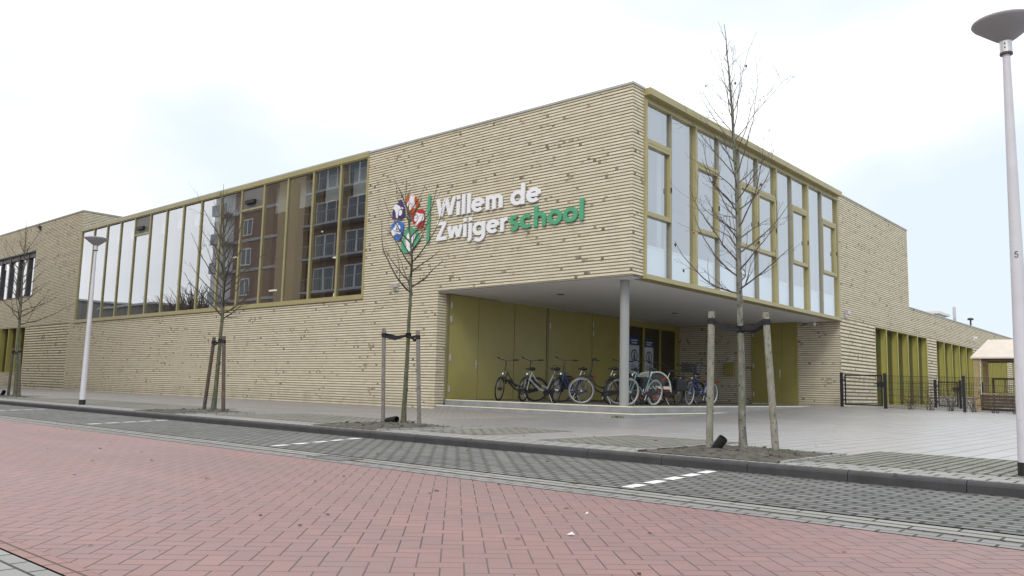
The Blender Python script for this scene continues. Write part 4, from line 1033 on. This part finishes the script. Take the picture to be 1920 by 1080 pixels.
# ------------------------------------------------------------------ bicycles
def bicycle(front, rear, steer, lean, label, frame='blackp', style='step', tyre='rubber', basket=None, rack=True, bag=None, seed=0, bars='town', battery=False):
    f = Vector((*front, 0)); r = Vector((*rear, 0)); d = (f-r); rz = math.atan2(d.y, d.x)
    t = thing('bicycle', label, 'bicycle', (r.x, r.y, FL+.005), rz, 'bicycles parked in the porch')
    t.rotation_euler = (R(lean), 0, rz); t.scale = (1.07, 1.07, 1.07)
    WR = .355; WB = 1.08
    fm = M[frame]
    def wheel(cx, st, parent):
        m = MB(); m.torus((0, 0, 0), (0, 1, 0), WR-.02, .021, 40, 8); w = m.build('wheel', M[tyre], t); w.location = (cx, 0, WR); w.rotation_euler = (0, 0, st)
        m = MB(); m.torus((0, 0, 0), (0, 1, 0), WR-.046, .011, 40, 6); m.build('rim', M['alu'] if tyre != 'rubber' else M['dark_frame'], w)
        m = MB(); n = 20
        for i in range(n):
            a = 2*PI*i/n; m.tube([(.02*math.cos(a+.4), .025*(1 if i % 2 else -1), .02*math.sin(a+.4)), ((WR-.055)*math.cos(a), 0, (WR-.055)*math.sin(a))], .0022, 4, cap=False)
        m.build('spokes', M['lamp_head'], w)
        m = MB(); m.cyl((0, -.05, 0), (0, .05, 0), .024 if not battery else .05, 12); m.build('hub', M['alu'] if not battery else M['black'], w)
    wheel(0, 0, t); wheel(WB, steer, t)
    # frame
    bb = Vector((.44, 0, .29)); rh = Vector((0, 0, WR)); ht = Vector((.86, 0, .86)); hb = Vector((.93, 0, .66)); stp = Vector((.25, 0, .78)); seat = Vector((.20, 0, .96))
    m = MB(); m.tube([bb, stp], .017); 
    for s in (-1, 1):
        m.tube([rh+Vector((0, .055*s, 0)), bb+Vector((0, .03*s, 0))], .010); m.tube([rh+Vector((0, .055*s, 0)), stp+Vector((0, .02*s, -.05))], .009)
    m.tube([ht, hb], .020)
    if style == 'diamond':
        m.tube([bb, hb+Vector((-.005, 0, .02))], .018); m.tube([stp+Vector((0, 0, -.03)), ht+Vector((.01, 0, -.03))], .016)
    elif style == 'step':
        m.tube([bb, bb.lerp(hb, .35)+Vector((.03, 0, -.05)), hb], .025 if battery else .020); m.tube([bb+Vector((-.05, 0, .12)), bb.lerp(hb, .45)+Vector((.0, 0, .05)), ht+Vector((.01, 0, -.04))], .016)
    m.build('frame', fm, t)
    # steered front assembly, built about the wheel centre axis
    ca, sa = math.cos(steer), math.sin(steer)
    def S(p):
        x = p[0]-WB*.93; return (WB*.93 + x*ca - p[1]*sa, x*sa + p[1]*ca, p[2])
    m = MB()
    for s in (-1, 1): m.tube([S((WB, .055*s, WR)), S((.955, .05*s, .64)), S((.935, .0, .665))], [.010, .012, .014])
    m.build('fork', fm if frame != 'blackp' else M['blackp'], t)
    m = MB(); tp = (.81, 0, 1.15); m.tube([S(tuple(ht)), S(tp)], .015)
    if bars == 'town': P = [(.58, -.30, 1.17), (.70, -.27, 1.21), (.83, -.12, 1.19), (.84, 0, 1.155), (.83, .12, 1.19), (.70, .27, 1.21), (.58, .30, 1.17)]
    else: P = [(.68, -.33, 1.20), (.80, -.2, 1.195), (.85, 0, 1.16), (.80, .2, 1.195), (.68, .33, 1.20)]
    m.tube([S(p) for p in P], .012); m.build('handlebar', M['blackp'], t)
    for s in (0, -1):
        g = MB(); a, b = (P[0], P[1]) if s == 0 else (P[-1], P[-2]); a, b = Vector(a), Vector(b); g.tube([S(a), S(a.lerp(b, .8))], .019, 8); g.build('grip', M['rubber'], t)
    m = MB(); m.tube([stp, seat-Vector((0, 0, .04))], .014); m.build('seat_post', M['steel'], t)
    m = MB(); m.tube([seat+Vector((-.13, 0, .005)), seat+Vector((-.06, 0, .012)), seat+Vector((.04, 0, 0)), seat+Vector((.15, 0, -.005))], [.07, .095, .05, .02], 12)
    m.v = [(x, y, (z-.965)*.55+.965) for x, y, z in m.v]; m.build('saddle', M['rubber'], t)
    # mudguards
    def guard(cx, a0, a1, st):
        m = MB(); n = 16
        for i in range(n):
            vs = []
            for a in (R(a0+(a1-a0)*i/n), R(a0+(a1-a0)*(i+1)/n)):
                for y in (-.026, 0, .026):
                    rr = WR+.026-(.012 if y else 0); q = (cx+rr*math.cos(a), y, WR+rr*math.sin(a)); vs.append(S(q) if st else q)
            m.add(vs, [(0, 1, 4, 3), (1, 2, 5, 4)], 0, True)
        m.build('mudguard', M['blackp'], t)
    guard(0, 35, 200, False); guard(WB, 25, 165, True)
    if rack:
        m = MB()
        for s in (-1, 1): m.tube([(-.32, .06*s, .76), (.18, .06*s, .77)], .006); m.tube([(-.12, .06*s, .76), (0, .06*s, WR)], .005)
        for x in (-.30, -.15, 0, .12): m.tube([(x, -.06, .762), (x, .06, .762)], .005)
        m.build('rack', M['black'], t)
        m = MB(); m.box(-.35, -.33, -.05, .05, .70, .76); m.build('rear_light', M['sred'], t)
    m = MB(); m.cyl((.44, -.05, .29), (.44, .05, .29), .03, 12); m.cyl((.44, .05, .29), (.44, .058, .29), .085, 20)
    m.tube([(.44, .07, .29), (.50, .075, .14)], .009); m.tube([(.44, -.07, .29), (.38, -.075, .44)], .009); m.build('crank', M['steel'] if not battery else M['black'], t)
    m = MB(); m.box(.45, .55, .08, .17, .125, .15); m.build('pedal', M['rubber'], t); m = MB(); m.box(.33, .43, -.17, -.08, .43, .455); m.build('pedal', M['rubber'], t)
    m = MB(); m.prism([(-.06, .062, .33), (-.06, .062, .40), (.40, .062, .385), (.54, .062, .33), (.52, .062, .23), (.40, .062, .205)], (0, .012, 0)); m.build('chain_guard', M['black'], t)
    m = MB(); m.tube([(.36, .05, .27), (.28, .17, .012 - .17*math.sin(R(lean)))], .009); m.build('kickstand', M['steel'], t)
    m = MB(); p0 = S((.985, 0, .80)); p1 = S((1.02, 0, .805)); m.cyl(p0, p1, .032, 14); hl = m.build('headlight', M['black'], t); m = MB(); p2 = S((1.026, 0, .806)); m.cyl(p1, p2, .027, 14); m.build('lens', M['lens'], hl)
    if basket == 'crate':
        m = MB(); x0, x1, zz = .93, 1.30, .97
        for k in range(5): m.box(x0, x1, -.24, -.225, zz+.055*k, zz+.055*k+.04); m.box(x0, x1, .225, .24, zz+.055*k, zz+.055*k+.04); m.box(x0, x0+.015, -.2249, .2249, zz+.055*k, zz+.055*k+.04); m.box(x1-.015, x1, -.2249, .2249, zz+.055*k, zz+.055*k+.04)
        for (x, y) in ((x0, -.24), (x1-.03, -.24), (x0, .21), (x1-.03, .21)): m.box(x-.002, x+.032, y-.002, y+.032, zz, zz+.28)
        m.box(x0+.016, x1-.016, -.224, .224, zz, zz+.012); m.v = [S(p) for p in m.v]; m.build('crate', M['black'], t)
    if basket == 'frame':
        m = MB(); Q = [(.90, -.17, .84), (1.22, -.17, .86), (1.22, .17, .86), (.90, .17, .84)]
        for i in range(4): m.tube([S(Q[i]), S(Q[(i+1) % 4])], .009)
        for i in (1, 2): m.tube([S(Q[i]), S((Q[i][0], Q[i][1], 1.02))], .008)
        m.tube([S((1.22, -.17, 1.02)), S((1.22, .17, 1.02))], .008); m.tube([S((1.2, -.16, .86)), S((WB, -.055, WR))], .006); m.tube([S((1.2, .16, .86)), S((WB, .055, WR))], .006); m.build('front_rack', M['black'], t)
    if bag:
        for s in (-1, 1):
            m = MB(); m.box(-.30, .06, .075*s if s > 0 else -.20, .20 if s > 0 else -.075, .42, .76); m.build('pannier', M[bag], t, bevel=.03)
    if battery:
        m = MB(); c = bb.lerp(hb, .55) + Vector((0, 0, .04)); dd = (hb-bb).normalized(); m.obox(c, dd*.16, Vector((0, .032, 0)), Vector((-dd.z, 0, dd.x))*.035); m.build('battery', M['black'], t, bevel=.01)
    return t
bicycle((-5.62, 1.30), (-4.95, 2.16), R(58), -11, 'black electric bicycle nearest the olive door, farthest left of the row', battery=True, bars='flat', rack=False)
bicycle((-4.72, 1.42), (-4.02, 2.25), R(56), -11, 'silver framed electric bicycle with black panniers second from the left', frame='silverp', battery=True, bag='black', bars='flat')
bicycle((-3.15, .98), (-3.02, 2.05), R(26), -9, 'dark bicycle with an empty tubular front carrier frame', frame='navy', basket='frame', bars='flat')
bicycle((-2.30, 1.05), (-1.75, 2.0), R(-19), -7, 'black bicycle with pale rimmed front wheel turned broadside left of the column', tyre='tyre_mid', bars='flat')
bicycle((-1.86, 1.85), (-1.72, 2.95), R(5), -6, 'black bicycle half hidden behind the grey column', bag='black', bars='flat')
bicycle((-1.08, 1.60), (-.98, 2.68), R(-6), -7, 'teal diamond framed bicycle with pale tyres right of the column', frame='teal', style='diamond', tyre='tyre_grey', bars='flat')
bicycle((-1.86, 3.55), (-1.40, 4.55), R(10), -6, 'black bicycle behind the teal one, close to the child trailer', bag='black')
bicycle((-1.42, 5.62), (-1.28, 6.70), R(14), -5, 'blue bicycle with black crate on the front and pale tyres, farthest right', frame='blueb', basket='crate', tyre='tyre_grey')
bicycle((-1.98, 5.85), (-1.90, 6.95), R(12), -6, 'black bicycle standing behind the one with the front crate', basket='frame')
# child trailer
tr = thing('bike_trailer', 'cream and red child bike trailer with domed hood behind the teal bicycle', 'bike trailer', (-1.92, 4.15, FL+.005), R(58))
m = MB(); n = 14
prof = [(math.cos(R(180*i/n))*.46, .38+math.sin(R(180*i/n))**.8*.62) for i in range(n+1)]
for i in range(n):
    (x0, z0_), (x1, z1_) = prof[i], prof[i+1]
    for y0, y1 in ((-.37, -.30), (.30, .37)): m.obox(((x0+x1)/2, (y0+y1)/2, (z0_+z1_)/2), ((x1-x0)/2, 0, (z1_-z0_)/2), (0, (y1-y0)/2, 0), Vector((-(z1_-z0_), 0, x1-x0)).normalized()*.02)
m.obox((0, -.335, .52), (.44, 0, 0), (0, .035, 0), (0, 0, .045)); m.obox((0, .335, .52), (.44, 0, 0), (0, .035, 0), (0, 0, .045)); m.build('hood_frame', M['canvas'], tr)
m = MB()
for s in (-1, 1): m.poly([(x*.97, .31*s, z) for x, z in prof])
m.build('mesh_window', M['mesh'], tr)
m = MB()
for i in range(n):
    (x0, z0_), (x1, z1_) = prof[i], prof[i+1]; m.quad((x0*.99, -.30, z0_-.01), (x1*.99, -.30, z1_-.01), (x1*.99, .30, z1_-.01), (x0*.99, .30, z0_-.01))
m.build('hood', M['canvas'], tr)
m = MB(); m.prism([(-.46, -.33, .47), (.46, -.33, .47), (.40, -.33, .20), (-.36, -.33, .20)], (0, .66, 0)); m.build('tub', M['redc'], tr)
for s in (-1, 1):
    m = MB(); m.torus((0, .42*s, .25), (0, 1, 0), .225, .022, 32, 8); w = m.build('wheel', M['rubber'], tr); m = MB()
    for i in range(12): a = PI*i/6; m.tube([(0, .42*s, .25), (.22*math.cos(a), .42*s, .25+.22*math.sin(a))], .003, 4, cap=False)
    m.build('spokes', M['steel'], w)
# dead leaves and grit blown over the paving
rl_ = random.Random(31); m = MB()
for _ in range(420):
    x = rl_.uniform(-14, 10); y = rl_.choice([rl_.uniform(-12.6, -6.5), rl_.uniform(-9.2, -7.5), rl_.gauss(-9.93, .05), rl_.uniform(-16.2, -12.7)])
    z = (ZR if y < -9.9 else .004 if y < -6.7 else gz(x, y)) + .004
    s_ = rl_.uniform(.006, .022) if rl_.random() < .8 else rl_.uniform(.02, .034); a_ = rl_.uniform(0, 6.3); u_ = Vector((math.cos(a_), math.sin(a_), 0))*s_; v_ = Vector((-u_.y, u_.x, 0))*.55; c_ = Vector((x, y, z))
    m.add([c_-u_, c_-v_+Vector((0, 0, s_*.3)), c_+u_+Vector((0, 0, s_*.2)), c_+v_], [(0, 1, 2, 3)])
struct(m.build('leaf_litter', M['leaf']), 'stuff')
# litter
def scrap(x, y, s, label):
    m = MB(); m.add([(-s, -s*.4, .004), (s*.9, -s*.5, .012), (s, s*.4, .006), (0, s*.6, .02), (-s*.8, s*.3, .008)], [(0, 1, 3, 4), (1, 2, 3)]); tag(m.build('paper_scrap', M['white'], None, loc=(x, y, ZR)), label, 'litter', 'scraps of litter on the road')
scrap(8.76, -14.16, .022, 'white paper scrap on the red bricks in the foreground'); scrap(8.37, -13.47, .012, 'tiny white scrap on the red bricks behind the larger scrap')

# ------------------------------------------------------------------ across the street (seen mirrored in the windows)
ap = thing('apartment_block', 'brown brick apartment block with white windows, mirrored in the long window band', 'apartment block', (-45, -21, 0))
AH = 24
m = MB(); m.box(-12.0, 25, -12, 0, -.1, AH); wl = m.build('wall', M['apt_brick'], ap)
m = MB()
for k_ in range(8): m.box(-12.05, 25.05, .001, .07, 2.35+2.72*k_, 2.60+2.72*k_)
m.build('concrete_band', M['apt_band'], ap)
m = MB(); m.box(-4.2, -.2, .071, .5, 0, AH); m.build('pier', M['apt_tan'], ap)
for k_ in range(8):
    z = 2.9+2.72*k_
    for x in (-9.6,):
        m = MB(); m.box(x-.75, x+.75, .002, .06, z, z+1.55); w = m.build('window', M['apt_white'], ap); m = MB(); m.box(x-.66, x-.06, .0601, .065, z+.1, z+1.45); m.box(x+.06, x+.66, .0601, .065, z+.1, z+1.45); m.build('pane', M['apt_glass'], w)
    for x in (2.2, 6.2, 10.5):
        m = MB(); m.box(x-1.3, x+1.3, .002, .06, z-.3, z+1.6); w = m.build('window', M['apt_white'], ap); m = MB(); m.box(x-1.2, x-.1, .0601, .065, z-.2, z+1.5); m.box(x+.1, x+1.2, .0601, .065, z-.2, z+1.5); m.build('pane', M['apt_glass'], w)
    m = MB(); m.box(.2, 13, .071, 0.95, z-.55, z-.40)
    m.tube([(.2, .93, z+.55), (13, .93, z+.55)], .03, 6)
    for i in range(52): m.tube([(.2+i*.25, .93, z-.4), (.2+i*.25, .93, z+.55)], .012, 4, cap=False)
    m.build('balcony', M['apt_band'], ap)
m = MB(); m.box(-16.5, -12.06, -11, -.4, -.1, AH+1); m.build('stair_tower', M['apt_white'], ap)
for k_ in range(8):
    z = 2.9+2.72*k_; m = MB(); m.box(-14.6, -12.2, -.39, .9, z-.5, z-.35); m.box(-14.6, -12.2, .82, .9, z-.3499, z+.5); m.build('balcony', M['apt_band'], ap)
m = MB(); m.box(-12.3, 25.3, -12.3, .3, AH+.0, AH+.3); m.build('roof', M['apt_band'], ap)
def low_block(x0, x1, y0, y1, h, mat, label):
    t = thing('low_building', label, 'building', ((x0+x1)/2, (y0+y1)/2, 0)); w, d = (x1-x0)/2, (y1-y0)/2
    m = MB(); m.box(-w, w, -d, d, -.1, h); m.build('wall', M[mat], t); m = MB(); m.box(-w-.2, w+.2, -d-.2, d+.2, h+.001, h+.3); m.build('roof', M['apt_band'], t)
low_block(-155, -128, -50, -32, 13, 'far_block', 'wide grey flat roofed block mirrored low in the left window panes')
low_block(-118, -100, -46, -34, 11, 'far_block', 'narrower grey flat roofed block mirrored low in the window panes')
rnd = random.Random(77)
for q, (x, y, h, lab) in enumerate(((-92, -36, 15, 'round bare dark tree mirrored in the window panes left of the block'), (-84, -33, 13, 'second bare dark tree mirrored beside the brown apartment block'), (-168, -40, 15, 'far bare dark tree mirrored at the left end of the window band'))):
    t = thing('bare_tree', lab, 'tree', (x, y, 0)); m = MB(); m.tube([(0, 0, -.1), (0, 0, h*.45)], [.35, .22], 8); m.build('trunk', M['bark_dark'], t); m = MB()
    for _ in range(420):
        a = rnd.uniform(0, 2*PI); e = rnd.uniform(-.2, 1.45); p = Vector((0, 0, h*.4)); d = Vector((math.cos(a)*math.cos(e), math.sin(a)*math.cos(e), math.sin(e))); L = h*.55*rnd.uniform(.5, 1)
        m.tube([p+d*L*rnd.uniform(.05, .4), p+d*L*.75+Vector((rnd.gauss(0, .3), rnd.gauss(0, .3), 0)), p+d*L+Vector((rnd.gauss(0, .6), rnd.gauss(0, .6), .2))], [.07, .05, .02], 4, cap=False)
    m.build('crown', M['twig'], t)

# ------------------------------------------------------------------ sky, sun, camera
SUN_EL, SUN_AZ = 42, 150       # compass azimuth (from +Y, clockwise)
w = bpy.data.worlds.new('World'); scene.world = w; w.use_nodes = True
nt = w.node_tree; N = nt.nodes; L = nt.links; bg = N['Background']; bg.inputs[1].default_value = .10
sky = N.new('ShaderNodeTexSky'); sky.sky_type = 'NISHITA'; sky.sun_disc = False; sky.sun_elevation = R(SUN_EL); sky.sun_rotation = R(SUN_AZ); sky.dust_density = 3
tc = N.new('ShaderNodeTexCoord'); sp = N.new('ShaderNodeSeparateXYZ'); L.new(tc.outputs['Generated'], sp.inputs[0])
ns = N.new('ShaderNodeTexNoise'); ns.inputs['Scale'].default_value = 1.5; ns.inputs['Detail'].default_value = 4; ns.inputs['Roughness'].default_value = .5
mp = N.new('ShaderNodeMapping'); mp.inputs['Scale'].default_value = (1, 1, 2.2); mp.inputs['Location'].default_value = (.3, 1.7, .2); L.new(tc.outputs['Generated'], mp.inputs[0]); L.new(mp.outputs[0], ns.inputs[0])
def mth(op, a, b):
    n = N.new('ShaderNodeMath'); n.operation = op
    for i, q in enumerate((a, b)):
        if hasattr(q, 'is_output'): L.new(q, n.inputs[i])
        else: n.inputs[i].default_value = q
    return n.outputs[0]
mr = N.new('ShaderNodeMapRange'); mr.interpolation_type = 'SMOOTHSTEP'
# whiter overhead and to the left, bluer low and to the right
fac = mth('ADD', ns.outputs[0], mth('ADD', mth('MULTIPLY', sp.outputs[2], .55), mth('ADD', mth('MULTIPLY', sp.outputs[0], -.16), mth('MULTIPLY', sp.outputs[1], -.10))))
L.new(fac, mr.inputs[0]); mr.inputs[1].default_value = .56; mr.inputs[2].default_value = .92
mx = N.new('ShaderNodeMix'); mx.data_type = 'RGBA'; L.new(mr.outputs[0], mx.inputs[0]); mx.inputs[6].default_value = (8.7, 9.7, 10.5, 1); mx.inputs[7].default_value = (15.5, 15.5, 15.5, 1)
m2 = N.new('ShaderNodeMix'); m2.data_type = 'RGBA'; m2.inputs[0].default_value = .93; L.new(sky.outputs[0], m2.inputs[6]); L.new(mx.outputs[2], m2.inputs[7]); L.new(m2.outputs[2], bg.inputs[0])
sd = bpy.data.lights.new('sun', 'SUN'); sd.energy = 1.2; sd.angle = R(20); sd.color = (1, .97, .92)
so = bpy.data.objects.new('sun', sd); COL.objects.link(so)
az = R(SUN_AZ); el = R(SUN_EL); dirv = Vector((math.sin(az)*math.cos(el), math.cos(az)*math.cos(el), math.sin(el)))
so.rotation_euler = dirv.to_track_quat('Z', 'Y').to_euler(); so.location = (20, -30, 40)

cam = bpy.data.cameras.new('camera'); co = bpy.data.objects.new('camera', cam); COL.objects.link(co)
yaw, pit_, roll = -.7201, .1217, .0245
fw = Vector((math.sin(yaw)*math.cos(pit_), math.cos(yaw)*math.cos(pit_), math.sin(pit_))); rt = Vector((math.cos(yaw), -math.sin(yaw), 0)); up = rt.cross(fw)
r2 = rt*math.cos(roll) + up*math.sin(roll); u2 = up*math.cos(roll) - rt*math.sin(roll)
mat = Matrix(((r2.x, u2.x, -fw.x, 11.5447), (r2.y, u2.y, -fw.y, -17.8745), (r2.z, u2.z, -fw.z, .70), (0, 0, 0, 1))); co.matrix_world = mat
cam.sensor_width = 36; cam.lens = 36*1531.66/1920; cam.clip_end = 2000; cam.clip_start = .05
scene.camera = co
scene.view_settings.view_transform = 'Standard'; scene.view_settings.look = 'None'; scene.view_settings.exposure = 0; scene.view_settings.gamma = 1
scene.cycles.max_bounces = 8; scene.cycles.transparent_max_bounces = 16
